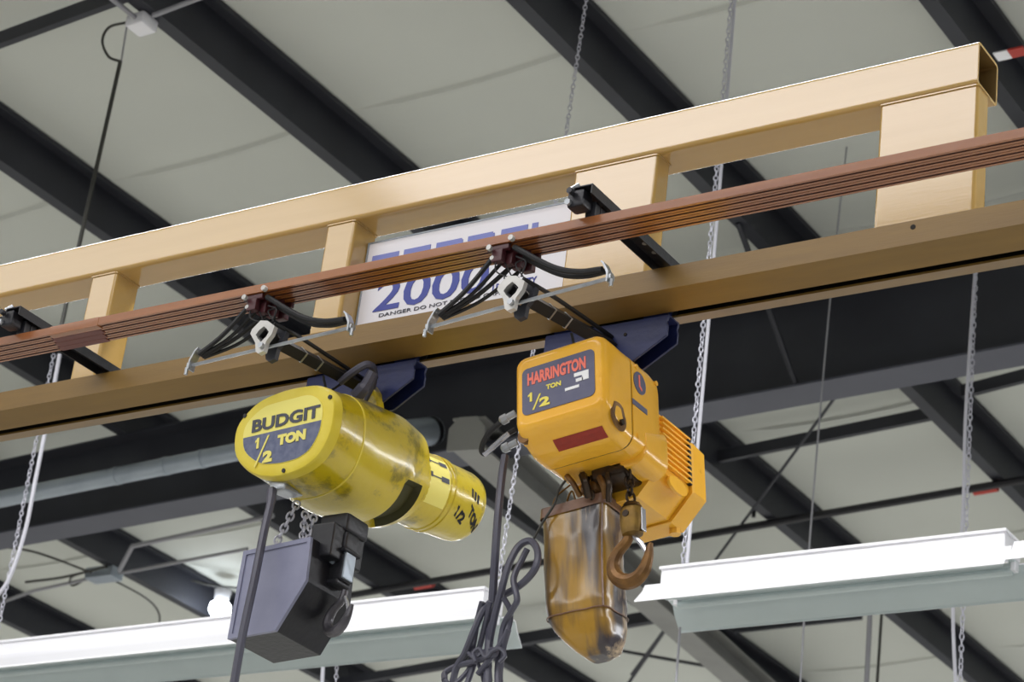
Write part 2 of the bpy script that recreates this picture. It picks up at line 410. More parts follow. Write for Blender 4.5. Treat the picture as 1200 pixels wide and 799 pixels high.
mb.loft([[c+V((r_*math.cos(2*PI*k/16), r_*math.sin(2*PI*k/16), z_)) for k in range(16)] for r_, z_ in ((.02,-.07),(.055,-.055),(.075,-.02),(.07,.02),(.04,.045))]); mb.build('bulb', M['lampglow'], lp)
mb = MB(); mb.tube([c+V((0,0,.04)), c+V((0,0,.12))], [.05,.06], 12); mb.build('holder', M['enamel'], lp)

# ================================================================ LIGHT FIXTURES
def fixture(x0, x1, label, z0=2.53):
    f = thing('strip_light', label, 'light fixture', ((x0+x1)/2, 6.1, z0), group='white strip lights in a row behind the hoists')
    Yc = 6.103; t = .0025
    mb = MB(); zt = z0+.142; hw = .062
    mb.box((x0+.035, Yc-hw, z0+.082), (x1-.035, Yc+hw, zt), .006); mb.build('housing', M['enamel'], f)
    mb = MB(); zl = zt+.001; mb.box((x0+.03, Yc-hw-.006, zt-.006), (x1-.03, Yc+hw+.006, zt+.004), .002); mb.build('lid', M['enamel'], f)
    for s in (-1, 1):
        prof = [(hw-.004, .082), (hw+.03, .076), (hw+.044, .05), (.146, .006), (.148, 0), (.148-t, -.0005), (.143, .006), (hw+.041, .047), (hw+.028, .072), (hw-.004, .078)]
        mb = MB(); n = len(prof)
        for X0, X1 in ((x0, x1),):
            mb.add([(X, Yc+s*a, z0+b) for X in (X0, X1) for a, b in prof], [[i, (i+1)%n, n+(i+1)%n, n+i] for i in range(n)]+[list(range(n)), [n+i for i in range(n)][::-1]],
                   None)
            # inner faces grey green
            for q in range(n): mb.mi[q] = 1 if 5 <= q <= 8 else 0
        mb.build('reflector_wing', [M['enamel'], M['reflin']], f, ang=20)
    mb = MB(); mb.box((x0+.04, Yc-hw+.002, z0+.076), (x1-.04, Yc+hw-.002, z0+.082)); mb.build('base_tray', M['reflin'], f)
    for s in (-1, 1):
        mb = MB(); mb.tube([(x0+.05, Yc+s*.04, z0+.052), (x1-.05, Yc+s*.04, z0+.052)], .0127, 10); mb.build('tube_lamp', M['reflin'], f)
        for X in (x0+.045, x1-.045):
            mb = MB(); mb.box((X-.008, Yc+s*.04-.014, z0+.05), (X+.008, Yc+s*.04+.014, z0+.078), .002); mb.build('lamp_holder', M['enamel'], f)
    return f
xa = onZ(743,705,2.53).x; xb = onZ(1180,662,2.53).x; xc = onZ(549,727,2.53).x
fixture(xa, xb-.003, 'white strip light whose left end shows beside the bronze hook')
fixture(xb+.003, xb+1.24, 'white strip light cut off by the right edge of the photo', 2.542)
fixture(xc-2.45, xc+.03, 'long white strip light at lower left behind the black chain container')

# hanging chains and cables
def hang_chain(label, a, b, L=.023, w=.013, r=.0021):
    m_ = MB(); chain_mb(m_, [a, b], L, w, r, 4, 3, .25)
    tag(m_.build('hanging_chain', M['chain']), label, 'chain', 'galvanised hanging chains')
def hang_cable(label, pts, r=.006, m='cable', name='hanging_cable'):
    m_ = MB(); m_.tube(bez(pts, 8), r, 6); tag(m_.build(name, M[m]), label, 'cable')
YF = 6.1
def P(px, Y): return onY(px[0], px[1], Y)
hang_chain('jack chain from the roof to the right strip light, beside a white cable', P((862,-60),YF), P((800,660),YF))
hang_cable('straight white cable beside the jack chain at the right strip light', [P((866,-60),YF+.02), P((830,380),YF+.03), P((805,660),YF)])
hang_chain('jack chain crossing the top tube left of centre, down behind the pendant cord', P((696,-60),YF), P((582,694),YF))
qx = xb+1.0; hang_chain('jack chain holding the strip light outside the right edge', V((qx, YF, roofz(qx)+.15)), V((qx, YF, 2.672)))
hang_chain('jack chain at the far left edge, behind the rail', P((63,415),YF), P((-4,745),YF))
hang_cable('white cable at the far left edge curving down behind the rail', [P((70,415),YF), P((58,480),YF), P((42,560),YF), P((30,620),YF), P((12,675),YF), P((-8,705),YF)], .0085)
hang_cable('dark cord with jack rod hanging down in the upper left', [P((141,72),5.75), P((128,130),5.75), P((110,210),5.75), P((92,290),5.75), P((67,405),5.75)], .009, 'cordd')
hang_cable('thin looped cable curling out beside the upper left junction box', [P((150,26),5.75), P((128,32),5.75), P((120,48),5.75), P((127,66),5.75), P((141,72),5.75)], .006, 'cordd')
hang_cable('thin wire above the dark cord in the upper left', [P((149,28),5.75), P((142,72),5.75)], .004, 'pvc')
hang_chain('jack chain hanging right of the hoists, in front of the girder web', P((1146,250),8.0), P((1124,830),8.0), .03, .015, .0026)
hang_cable('pale grey cable beside the jack chain at the right', [P((1144,300),8.02), P((1132,480),8.02), P((1128,610),8.02), P((1117,700),8.02), P((1121,830),8.02)], .007)
hang_cable('thin pale wire in front of the girder, right of the amber hoist', [P((998,120),8.2), P((972,360),8.2), P((948,645),8.2), P((936,830),8.2)], .004, 'pvc')
hang_cable('grey cable at the bottom right under the strip light', [P((1021,690),9.6), P((1014,830),9.6)], .012, 'pvc')
hang_cable('thin dark cable at the bottom right, beside the grey one', [P((1035,690),9.6), P((1026,830),9.6)], .007, 'cordd')
hang_cable('faint pale wire below the end of the right strip light', [P((797,735),YF), P((790,830),YF)], .004, 'pvc')
hang_chain('short jack chain below the left strip light, right of the container', P((396,755),YF+1), P((392,830),YF+1))
hang_cable('short pale cable below the left strip light, right of the container', [P((380,755),YF+1), P((376,830),YF+1)], .008)

# ================================================================ CRANE BRIDGE
YR0, YR1, YT0 = 3.65, 3.80, 3.675
tz1 = 2.683; tz0 = 2.583; tx1 = onY(1147,47,YT0).x
XL, XR = -7.5, 1.2
br = thing('crane_bridge', 'gold painted trussed crane bridge with open ended top tube', 'crane', (-3, 3.725, 2.21))
mb = MB(); tw = .1; wt = .006
ro = rrect(.05, .05, .010, 4); ri = rrect(.044, .044, .006, 4); n = len(ro)
cc = V((0, YT0+.05, (tz0+tz1)/2))
R_ = [[V((X, cc.y+a_, cc.z+b_)) for a_, b_ in rr] for X, rr in ((XL, ri), (XL, ro), (tx1, ro), (tx1, ri), (tx1-1.2, ri))]
mb.loft(R_, cap=False, mifn=lambda i, k: 1 if i == 3 else 0)
mb.build('top_tube', [M['tube'], M['tube_in']], br)
# rail: enclosed track, sloped lower lips with a slot
mb = MB(); z1 = 2.281; zf = 2.229; zl = 2.210; yc = 3.725; sw = .0125; hw = .075; t = .005
prof = [(-hw,z1),(hw,z1),(hw,zf),(sw,zl),(sw,zl+t),(hw-t,zf+t*.6),(hw-t,z1-t),(-hw+t,z1-t),(-hw+t,zf+t*.6),(-sw,zl+t),(-sw,zl),(-hw,zf)]
n = len(prof)
mb.add([(X, yc+a_, b_) for X in (XL, XR) for a_, b_ in prof], [[i, (i+1)%n, n+(i+1)%n, n+i] for i in range(n)]+[list(range(n)), [n+i for i in range(n)][::-1]])
for q in range(n): mb.mi[q] = 1 if 4 <= q <= 8 else 0
b_ = mb; b_.build('track_rail', [M['rail'], M['slot']], br, ang=15)
# hole and small marks on rail face
h_ = onY(1070, 266, YR0); mb = MB(); mb.tube([h_+V((0,-.0008,0)), h_+V((0,.002,0))], .0055, 14); mb.build('bolt_hole', M['slot'], br)
def post(px0, px1, d, y0=3.68):
    X0, X1 = px0, px1
    m_ = MB(); rr = rrect((X1-X0)/2, d/2, .008, 4); c = V(((X0+X1)/2, y0+d/2, 0))
    m_.loft([[V((c.x+a_, c.y+b_, z_)) for a_, b_ in rr] for z_ in (z1, tz0+.001)]); m_.build('upright_post', M['tube'], br)
    for zz, hh in ((z1, .004), (tz0-.003, .003)):
        m_ = MB(); rr2 = rrect((X1-X0)/2+.003, d/2+.003, .009, 3); m_.loft([[V((c.x+a_, c.y+b_, z_)) for a_, b_ in rr2] for z_ in (zz, zz+hh)])
        m_.build('weld_bead', M['tube'], br)
post(-1.824, -1.612, .055); post(-2.548, -2.338, .055)
post(-3.226, -3.142, .085); post(-3.964, -3.878, .085)
post(-4.76, -4.68, .085)
# ---- sign
YS = 3.7365
sx0, sx1, sz0, sz1 = max(onY(419,380,YS).x, -3.126), onY(655,325,YS).x+.004, z1+.004, onY(434,288,YS).z
sg = thing('capacity_sign', 'white sign with blue lettering fixed between two uprights of the bridge', 'sign', ((sx0+sx1)/2, YS, sz0))
mb = MB(); mb.box((sx0-.01, YS, sz0), (sx1+.012, YS+.004, sz1+.004), .001); mb.build('plate', M['signw'], sg)
mb = MB(); e = .004
for lo, hi in (((sx0-.014,YS-.001,sz0-.003),(sx1+.016,YS+.006,sz0)), ((sx0-.014,YS-.001,sz1+.004),(sx1+.016,YS+.006,sz1+.008)), ((sx0-.014,YS-.001,sz0),(sx0-.01,YS+.006,sz1+.004)), ((sx1+.012,YS-.001,sz0),(sx1+.016,YS+.006,sz1+.004))): mb.box(lo, hi)
mb.build('frame', M['galv'], sg, label='thin grey frame')
def sgn(px, py): return onY(px, py, YS-.001)
X_, Z_ = V((1,0,0)), V((0,0,1))
# block letters, built from bars so that their tops run flat as on the sign
mb = MB()
def blk(ch, x, w, z0_, z1_):
    th = .016; H = z1_-z0_; cnt = [0]
    def B(a, b, c, d): cnt[0] += 1; mb.box((x+a*w, YS-.0012-.0001*cnt[0], z0_+b*H), (x+c*w, YS-.0001, z0_+d*H))
    tt = th/H; tx = th/w
    if ch == 'G': B(0,1-tt,1,1); B(0,0,1,tt); B(0,0,tx,1); B(1-tx,0,1,.5); B(.5,.5-tt/2,1,.5+tt/2)
    if ch == 'O': B(0,1-tt,1,1); B(0,0,1,tt); B(0,0,tx,1); B(1-tx,0,1,1)
    if ch == 'R': B(0,1-tt,.95,1); B(0,0,tx,1); B(1-tx,.5,1,.95); B(0,.45,.95,.45+tt); B(1-tx,0,1,.42)
    if ch == 'B': B(0,1-tt,.93,1); B(0,0,.93,tt); B(0,0,tx,1); B(1-tx,.05,1,.45); B(1-tx,.55,1,.95); B(0,.5-tt/2,.95,.5+tt/2)
    if ch == 'E': B(0,1-tt,1,1); B(0,0,1,tt); B(0,0,tx,1); B(0,.5-tt/2,.8,.5+tt/2)
    if ch == 'L': B(0,0,1,tt); B(0,0,tx,1)
xg0 = onY(437,300,YS).x+.005; ztop = onY(437,301,YS).z-.004
pos = [437, 474, 512, 549, 588, 624]
for ch, px in zip('GORBEL', pos):
    x_ = onY(px, 296-(px-437)*.21, YS).x+.002; w_ = onY(px+32, 296-(px-405)*.21, YS).x-x_
    blk(ch, x_, w_, ztop-.08, ztop+.005)
mb.build('maker_lettering', M['signlb'], sg, label='pale blue block letters')
mb = MB(); zn = onY(440,366,YS).z
text_mb(mb, '2000', (onY(437,364,YS).x, YS-.001, zn), X_, Z_, onY(572,330,YS).x-onY(437,364,YS).x, onY(455,330,YS).z-zn+.006, .012, .0006, shear=.05); mb.build('capacity_number', M['signb'], sg, label='dark blue number')
mb = MB(); q = onY(572,333,YS)
text_mb(mb, 'LB CAPACITY', (onY(577,341,YS).x, YS-.001, onY(577,342,YS).z), X_, Z_, onY(630,320,YS).x-onY(577,341,YS).x, .018, .02, .0006); mb.build('capacity_lettering', M['signb'], sg)
mb = MB()
text_mb(mb, 'DANGER DO NOT EXCEED CAPACITY', (onY(444,372,YS).x, YS-.001, onY(444,372,YS).z), X_, Z_, onY(615,330,YS).x-onY(444,372,YS).x, .009, .0, .0006); mb.build('warning_lettering', M['ink'], sg, label='small dark letters')

# ---- conductor bars
zb0 = 2.235; pitch = .0192; yb0 = 3.371
blab = ['nearest of the four brick orange conductor bars, its tan side facing out', 'second of the four brick orange conductor bars from the front',
        'third of the four brick orange conductor bars from the front', 'rearmost of the four brick orange conductor bars, next to the rail']
for k in range(4):
    y0 = yb0+pitch*k; c = thing('conductor_bar', blab[k], 'conductor bar', (-2.6, y0+.009, zb0), group='brick orange conductor bars')
    pr_ = [(0,0),(.006,0),(.006,.006),(.011,.006),(.011,0),(.0172,0),(.0172,.019),(0,.019)]
    mb = MB(); n = len(pr_)
    mb.add([(X, y0+a_, zb0+b_) for X in (XL, XR) for a_, b_ in pr_], [[i, (i+1)%n, n+(i+1)%n, n+i] for i in range(n)]+[list(range(n)), [n+i for i in range(n)][::-1]])
    for q in (1, 2, 3): mb.mi[q] = 1
    mb.build('cover', [M['bar'], M['bar2']], c, ang=20)
    jx0 = onZ(66+k*4, 398+k*5, zb0).x; jx1 = onZ(120+k*3, 384+k*5, zb0).x
    mb = MB(); mb.box((jx0, y0-.0008, zb0-.002), (jx1, y0+.0182, zb0+.0205), .0015); mb.build('joint_cover', M['joint'] if k else M['bar'], c)
# ---- brackets
for X, lab in ((-2.285, 'black support bracket holding the bars beside the right wide upright'), (-3.825, 'black support bracket holding the bars at the far left')):
    b = thing('support_bracket', lab, 'bracket', (X, 3.5, 2.282), group='black conductor support brackets')
    mb = MB(); w = .021; h = .022
    mb.box((X-w, 3.335, 2.2835+h-.003), (X+w, 3.70, 2.2835+h), .0005)
    for s in (-1, 1): mb.box((X+s*w-.0015, 3.335, 2.2835), (X+s*w+.0015, 3.70, 2.2835+h), .0005)
    mb.build('channel', M['black'], b)
    mb = MB()
    for y_ in (3.50, 3.54, 3.58, 3.62): mb.tube([(X, y_, 2.2835+h-.0045), (X, y_, 2.2835+h-.0028)], .0055, 10)
    mb.build('punched_holes', M['zinc'], b)
    for k in range(4):
        yy = yb0+pitch*k+.0086
        mb = MB(); mb.box((X-.012, yy-.0088, zb0+.0185), (X+.012, yy+.0088, 2.2865), .002); mb.build('insulator', M['black'], b)
    mb = MB(); mb.box((X-.035, 3.335, 2.262), (X+.004, 3.372, 2.300), .006); mb.tube([(X-.02, 3.33, 2.29), (X-.02, 3.318, 2.29)], .007, 6); mb.build('end_clamp', M['black'], b)
    mb = MB(); bolt(mb, (X-.028, 3.335, 2.272), (0,-1,-.2), .007, .008); mb.tube([(X-.03,3.34,2.305),(X-.02,3.35,2.318)], .005, 6); mb.build('bolt', M['zinc'], b)

# ---- trolleys (blue)
def trolley(xr, label):
    t = thing('hoist_trolley', label, 'trolley', (xr-.13, 3.725, 2.20), group='dark blue trolleys in the rail slot')
    xc = xr-.15; zt = 2.198
    for y_ in (3.706, 3.748):
        prof = [(-.15, 0), (.15, 0), (.146, -.012), (.15, -.022), (.15, -.045), (.075, -.092), (-.075, -.092), (-.15, -.045)]
        m_ = MB(); m_.prism(prof, lambda u, v, d: (xc+u, y_+d, zt+v), -.003, .003, bev=.001); m_.build('side_plate', M['blue'], t)
    m_ = MB(); m_.prism([(-.15,-.001),(.15,-.001),(.15,.003),(-.15,.003)], lambda u, v, d: (xc+u, 3.706+d, zt+v), 0, .042); m_.build('top_plate', M['blue'], t)
    m_ = MB()
    for x_ in (-.11, .11): m_.box((xc+x_-.03, 3.719, zt), (xc+x_+.03, 3.731, 2.222)); 
    m_.build('hanger_web', M['blue'], t)
    for x_ in (-.11, .11):
        for s in (-1, 1):
            m_ = MB(); m_.tube([(xc+x_, 3.725+s*.02, 2.247), (xc+x_, 3.725+s*.045, 2.247)], .022, 16); m_.build('wheel', M['zinc'], t)
        m_ = MB(); m_.tube([(xc+x_, 3.725-.02, 2.247), (xc+x_, 3.725+.02, 2.247)], .006, 8); m_.box((xc+x_-.012, 3.72, 2.215), (xc+x_+.012, 3.73, 2.25)); m_.build('axle', M['zinc'], t)
    m_ = MB()
    for x_, z_ in ((-.03,-.03), (.05,-.028)):
        m_ = MB(); m_.tube([(xc+x_, 3.7032, zt+z_), (xc+x_, 3.7015, zt+z_)], .004, 10); m_.build('bolt_hole', M['slot'], t)
    m_ = MB(); m_.tube([(xc, 3.695, zt-.07), (xc, 3.76, zt-.07)], .009, 10); m_.build('hanger_pin', M['zinc'], t)
    return t
TR1 = trolley(-2.287, 'dark blue trolley hanging from the rail above the amber hoist')
TR2 = trolley(-2.926, 'dark blue trolley hanging from the rail above the yellow hoist')

# ---- current collectors
def collector(pc, pL, pR, label, sh, xt, end='L'):
    """pc clamp pixel, pL/pR rod ends, sh shoe pixel; rod parallel to the rail"""
    YC = 3.38
    c = onY(*pc, YC); L_ = onY(*pL, YC); R2 = onY(*pR, YC); zr = (L_.z+R2.z)/2
    t = thing('current_collector', label, 'current collector', c, group='current collectors under the bars')
    # square arm from the trolley towards the camera
    m_ = MB(); q = .0145
    A0 = V((c.x+.002, YC-.012, c.z+.004)); A1 = V((xt, 3.703, 2.150))
    d = (A1-A0).normalized(); s1 = d.cross(V((0,0,1))).normalized(); s2 = s1.cross(d)
    ring = lambda P_, r_: [P_+s1*r_, P_+s2*r_, P_-s1*r_, P_-s2*r_]
    m_.loft([ring(A0+d*.01, .013), ring(A0, .013), ring(A0, .0165), ring(A1, .0165)], cap=True); m_.build('square_arm', M['rubber'], t)
    for f in (.36, .52):
        m_ = MB(); Pm = A0+(A1-A0)*f; m_.loft([ring(Pm-d*.002, .0185), ring(Pm+d*.002, .0185)]); m_.build('cable_tie', M['zinc'], t, label='light tie')
    # cast clamp, diamond opening around the arm
    outer = [(-.012,.034),(.008,.030),(.030,.014),(.026,-.004),(.014,-.020),(.012,-.042),(-.002,-.046),(-.010,-.040),(-.016,-.018),(-.034,.006),(-.032,.016)]
    inner = [(.000,.018),(.010,.010),(.017,.002),(.012,-.008),(.006,-.013),(.001,-.018),(-.002,-.018),(-.005,-.014),(-.010,-.010),(-.018,.001),(-.012,.010)]
    for yy, nm, m in ((YC-.020, 'clamp_casting', 'cast'), (YC+.012, 'clamp_backing', 'steel')):
        m_ = MB(); n = len(outer); sc = 1.0 if nm == 'clamp_casting' else 1.1
        ox = 0 if nm == 'clamp_casting' else .004
        vs = []
        for dd in (0, .012):
            for pl in (outer, inner): vs += [(A0.x+ox+u*sc, yy+dd, A0.z+v*sc) for u, v in pl]
        fs = []
        for i in range(n):
            j = (i+1) % n
            fs += [[i, j, n+j, n+i], [2*n+i, 3*n+i, 3*n+j, 2*n+j], [i, 2*n+i, 2*n+j, j], [n+i, n+j, 3*n+j, 3*n+i]]
        m_.add(vs, fs); m_.build(nm, M[m], t, ang=25)
    m_ = MB(); bolt(m_, (A0.x+.006, YC-.022, A0.z-.030), (0,-1,0), .007, .006); m_.build('clamp_bolt', M['zinc'], t)
    # rod
    m_ = MB(); m_.tube([L_+V((-.012,0,0)), R2+V((.012,0,0))], .0038, 8); m_.build('cross_rod', M['zinc'], t)
    for E_, s in ((L_, -1), (R2, 1)):
        # bent strap plus nut
        m_ = MB(); w = .010
        pr_ = [(-.006,-.016),(-.006,.006),(.006,.028),(.014,.034),(.014,.030),(.008,.025),(-.002,.004),(-.002,-.016)]
        m_.prism([(s*-u if s > 0 else u, v) for u, v in pr_], lambda u, v, d_: (E_.x+u, E_.y+d_, E_.z+v+.004), -w, w, bev=.0006); m_.build('end_strap', M['zinc'], t)
        m_ = MB(); m_.tube([E_+V((s*.006-.005,0,0)), E_+V((s*.006+.005,0,0))], .009, 6); m_.tube([E_+V((s*.012,-.004,-.006)), E_+V((s*.012,-.004,-.022))], .004, 6); m_.build('nut', M['zinc'], t)
    # shoes under each bar and the spring arms
    s0 = onZ(*sh, zb0-.012)
    for k in range(4):
        yk = yb0+pitch*k+.0086; left = k in (0, 1, 2, 3)
        xk = s0.x+.012*(k-1.5)
        m_ = MB(); m_.box((xk-.026, yk-.005, zb0-.013), (xk+.026, yk+.005, zb0-.0005), .002)
        m_.box((xk-.012, yk-.0078, zb0-.040), (xk+.014, yk+.0078, zb0-.012), .003); m_.build('shoe', M['maroon'], t)
        m_ = MB(); m_.tube([(xk-.010, yk-.008, zb0-.030), (xk-.010, yk+.008, zb0-.030)], .005, 8); m_.build('shoe_pin', M['cast'], t)
        E_ = L_+V((.015, -.004+.006*k, .022))
        m_ = MB(); mid = (V((xk-.012, yk, zb0-.028))+E_)/2+V((.0, 0, -.010-.004*(k%2)))
        m_.tube(bez([E_, mid, V((xk-.014, yk, zb0-.028))], 8), .0042 if k % 2 else .0052, 6); m_.build('left_arm', M['rubber'], t)
    for k in range(2):
        yk = yb0+pitch*(1+2*k)
        E_ = R2+V((-.012, -.004+.010*k, .020)); st = V((s0.x+.02, yk-.012, zb0-.012-.004*k))
        m_ = MB(); mid = st+(E_-st)*.45+V((0,0,-.022)); m_.tube(bez([st, mid, st+(E_-st)*.75+V((0,0,-.018)), E_], 8), .0062, 8); m_.build('right_arm', M['rubber'], t)
    m_ = MB(); random.seed(3)
    for k in range(6):
        a0 = V((s0.x-.02+.012*k, yb0+.015*(k%4)+.006, zb0-.035)); a1 = A0+V((-.006+.005*k, .0, .03))
        m_.tube(bez([a0, (a0+a1)/2+V((random.uniform(-.03,.03), random.uniform(-.02,.01), random.uniform(-.015,.015))), a1], 6), .0016, 5)
    m_.build('pigtail_wires', M['rubber'], t)
    m_ = MB(); m_.tube(bez([A0+V((.02,.0,.025)), A0+V((.04,.06,.02)), A0+(A1-A0)*.6+V((.012,0,.022)), A1+V((0,0,.02))], 8), .005, 6); m_.tube(bez([A0+d*.2+V((0,0,-.02)), A0+d*.22+V((0.003,0,-.05)), A0+d*.26+V((.0,.0,-.02))], 6), .003, 6); m_.build('feed_cable', M['rubber'], t)
    m_ = MB(); m_.tube([(s0.x-.03, yb0-.012, zb0-.012), (s0.x-.03, yb0-.004, zb0-.012)], .006, 10); m_.build('terminal_screw', M['cast'], t); m_ = MB(); m_.tube([(s0.x+.022, yb0-.014, zb0+.0), (s0.x+.022, yb0-.004, zb0+.0)], .006, 10); m_.build('terminal_screw', M['cast'], t)
    return t
collector((604,347), (506,383), (712,326), 'collector arm with silver clamp reaching out above the amber hoist', (603,300), -2.42)
collector((313,398), (226,428), (409,384), 'collector arm with silver clamp reaching out above the yellow hoist', (322,362), -3.06)

ONE = [(.42,0),(.88,0),(.88,1),(.5,1),(.36,.86),(.08,.76),(.08,.58),(.42,.66)]
# ================================================================ YELLOW HOIST (barrel body)
ph, de = math.radians(6), math.radians(5.5)
ay = V((math.sin(ph)*math.cos(de), math.cos(ph)*math.cos(de), math.sin(de))); ax = V((math.cos(ph), -math.sin(ph), 0)); az = ax.cross(ay)
RB = Matrix((ax, ay, az)).transposed()
LB = onY(332, 508, 3.46)
yh = thing('barrel_hoist', 'grimy yellow barrel shaped electric chain hoist with a black chain container', 'hoist', LB, RB)
MBm = ROOTM[yh.name]
def yb(mb, *a, **k): mb.v = [MBm @ p for p in mb.v]; return mb.build(*a, **k)
face = [(-.121,.070),(-.08,.092),(-.018,.101),(.037,.100),(.088,.093),(.122,.073),(.140,.047),(.143,.018),(.138,-.022),(.114,-.062),(.08,-.083),(.044,-.092),(.002,-.095),(-.039,-.090),(-.081,-.077),(-.117,-.053),(-.144,-.023),(-.152,.013),(-.146,.045)]
N_ = 72
def resample(poly, n):
    P3 = [V((a, 0, b)) for a, b in poly]; P3 = P3[::-1]
    # smooth closed curve
    m = len(P3); out = []
    for i in range(m):
        a, b, c, d = P3[i-1], P3[i], P3[(i+1)%m], P3[(i+2)%m]
        for k in range(8):
            t = k/8; out.append(.5*((2*b)+(c-a)*t+(2*a-5*b+4*c-d)*t*t+(3*b-a-3*c+d)*t**3))
    # by angle
    res = []
    for k in range(n):
        th = 2*PI*k/n; dv = V((math.cos(th), 0, math.sin(th)))
        best = None
        for i in range(len(out)):
            p, q = out[i], out[(i+1) % len(out)]
            den = (q.x-p.x)*dv.z-(q.z-p.z)*dv.x
            if abs(den) < 1e-9: continue
            s_ = (p.z*dv.x-p.x*dv.z)/den
            if -1e-6 <= s_ <= 1+1e-6:
                X = p+(q-p)*s_
                if X.dot(dv) > 0 and (best is None or X.length > best): best = X.length
        res.append(best or .12)
    return res
FR_ = resample(face, N_)
def circ(a, b, k, e=2.0):
    th = 2*PI*k/N_; c, s = abs(math.cos(th)), abs(math.sin(th)); return 1/((c/a)**e+(s/b)**e)**(1/e)
def ring(t, rf, cx=0, cz=0): return [V((cx+rf(k)*math.cos(2*PI*k/N_), t, cz+rf(k)*math.sin(2*PI*k/N_))) for k in range(N_)]
mb = MB()
mb.loft([ring(0, lambda k: FR_[k]-.022), ring(0, lambda k: FR_[k]-.012), ring(.002, lambda k: FR_[k]-.004), ring(.007, lambda k: FR_[k]), ring(.024, lambda k: FR_[k]+.002)])
yb(mb, 'end_cover', M['yface'], yh)
lab = yh.children[0]
# main shroud: blend from the face outline to a round barrel, with a cut opening low on the right
def body_r(t, k):
    w = min(1, max(0, (t-.02)/.14)); c = circ(.134, .126, k, 2.4); return FR_[k]*(1-w)+c*w+.001
secs = [.0245, .05, .08, .11, .14, .17, .20]+[.21+.008*i for i in range(16)]
def opened(t, k):
    th = (2*PI*k/N_) % (2*PI); deg = math.degrees(th)
    if deg > 180: deg -= 360
    lo = .265-.05*((deg+0)/-100 if deg < 0 else 0)
    return -98 < deg < -20 and .25 < t < .312
mb = MB(); rings = []
for t in secs:
    tp = 1.0 if t < .27 else 1-.10*((t-.27)/.06)
    rings.append(ring(t, lambda k: (body_r(t, k)*tp-(.018 if opened(t, k) else 0))))
mb.loft(rings, cap=True, mifn=lambda i, k: 1 if (opened(secs[i], k) or opened(secs[i+1], (k+1) % N_)) and opened(.28, k) else 0)
yb(mb, 'gear_shroud', [M['yellow'], M['ydark']], yh, ang=40)
mb = MB(); rr = [ring(t, lambda k: body_r(.1, k)+dr) for t, dr in ((.098,-.002),(.099,.0014),(.103,.0014),(.104,-.002))]; mb.loft(rr, cap=False); yb(mb, 'shroud_seam', M['yface'], yh)
mb = MB()
ms = [(.32,.118,.110),(.335,.112,.102),(.35,.095,.093),(.365,.088,.088),(.38,.086,.086),(.445,.086,.086),(.447,.0885,.0885),(.453,.0885,.0885),(.455,.086,.086),(.460,.086,.086),(.462,.0885,.0885),(.468,.0885,.0885),(.470,.085,.085),(.56,.083,.083),(.575,.080,.080),(.586,.070,.070),(.592,.05,.05)]
mb.loft([ring(t, lambda k: circ(a_, b_, k, 2.15 if t < .36 else 2)) for t, a_, b_ in ms]); yb(mb, 'motor_housing', M['yellow'], yh, ang=50)
# bottom casting where chain enters
mb = MB(); mb.box((-.06, .03, -.112), (-.01, .09, -.085), .006); yb(mb, 'cable_entry', M['zinc'], yh)
# top lug
mb = MB(); mb.prism([(-.05,0),(.05,0),(.034,.055),(.018,.075),(-.018,.075),(-.034,.055)], lambda u, v, d: (-.01+u, .255+d, .115+v), -.012, .012, bev=.003); yb(mb, 'suspension_lug', M['yellow'], yh)
# face plate label
mb = MB(); inn = [V((math.cos(2*PI*k/N_)*(FR_[k]-.032), -.0012, math.sin(2*PI*k/N_)*(FR_[k]-.028)+.001)) for k in range(N_)]
inn2 = [p+V((0,.0012,0)) for p in inn]; mb.loft([inn, inn2]); yb(mb, 'name_label', M['ylabel'], yh)
mb = MB(); low = [p for p in inn if p.z < .010]; low = sorted(low, key=lambda p: math.atan2(p.z-.012, p.x) if math.atan2(p.z-.012, p.x) < 0 else -9)
low = [V((p.x, -.0018, p.z)) for p in low if p.z < .009]
low = sorted(low, key=lambda p: p.x)
poly = [(p.x*.99, p.z*.985) for p in low]; poly = [(poly[0][0]-.001, .010)]+poly+[(poly[-1][0]+.001, .010)]
mb.prism(poly, lambda u, v, d: (u, d, v), -.0018, -.0010); yb(mb, 'lower_field', M['navy'], yh)
def ytext(txt, x, z, w, h, m, nm, bold=.05, y=-.0022, shear=0):
    mb = MB(); text_mb(mb, txt, (x, y, z), (1,0,0), (0,0,1), w, h, bold, .0006, shear=shear); yb(mb, nm, M[m], yh)
ytext('BUDGIT', -.094, .017, .198, .029, 'ink', 'brand_lettering', .035)
ytext('TON', -.012, -.026, .082, .024, 'ylabel', 'ton_lettering', .07, -.003)
mb = MB(); mb.prism([(-.080+.014*a_, -.022+.024*b_) for a_, b_ in ONE], lambda u, v, d: (u, d, v), -.0036, -.0022); yb(mb, 'fraction_numerator', M['ylabel'], yh)
ytext('2', -.052, -.058, .028, .026, 'ylabel', 'fraction_denominator', .07, -.003)
mb = MB(); mb.add([(-.076,-.003,-.062),(-.070,-.003,-.062),(-.038,-.003,.004),(-.042,-.003,.004)], [[0,1,2,3]]); mb.prism([(-.076,-.062),(-.071,-.062),(-.038,.003),(-.043,.003)], lambda u, v, d: (u, d, v), -.0034, -.0022); mb.v = mb.v[4:]; mb.f = [[i-4 for i in f] for f in mb.f[1:]]; mb.mi = mb.mi[1:]
yb(mb, 'fraction_bar', M['ylabel'], yh)
for x_, z_ in ((-.122,.062), (.128,.058), (.012,-.084)):
    mb = MB(); mb.tube([(x_, -.002, z_), (x_, .002, z_)], .0048, 10); yb(mb, 'cover_screw', M['black'], yh)
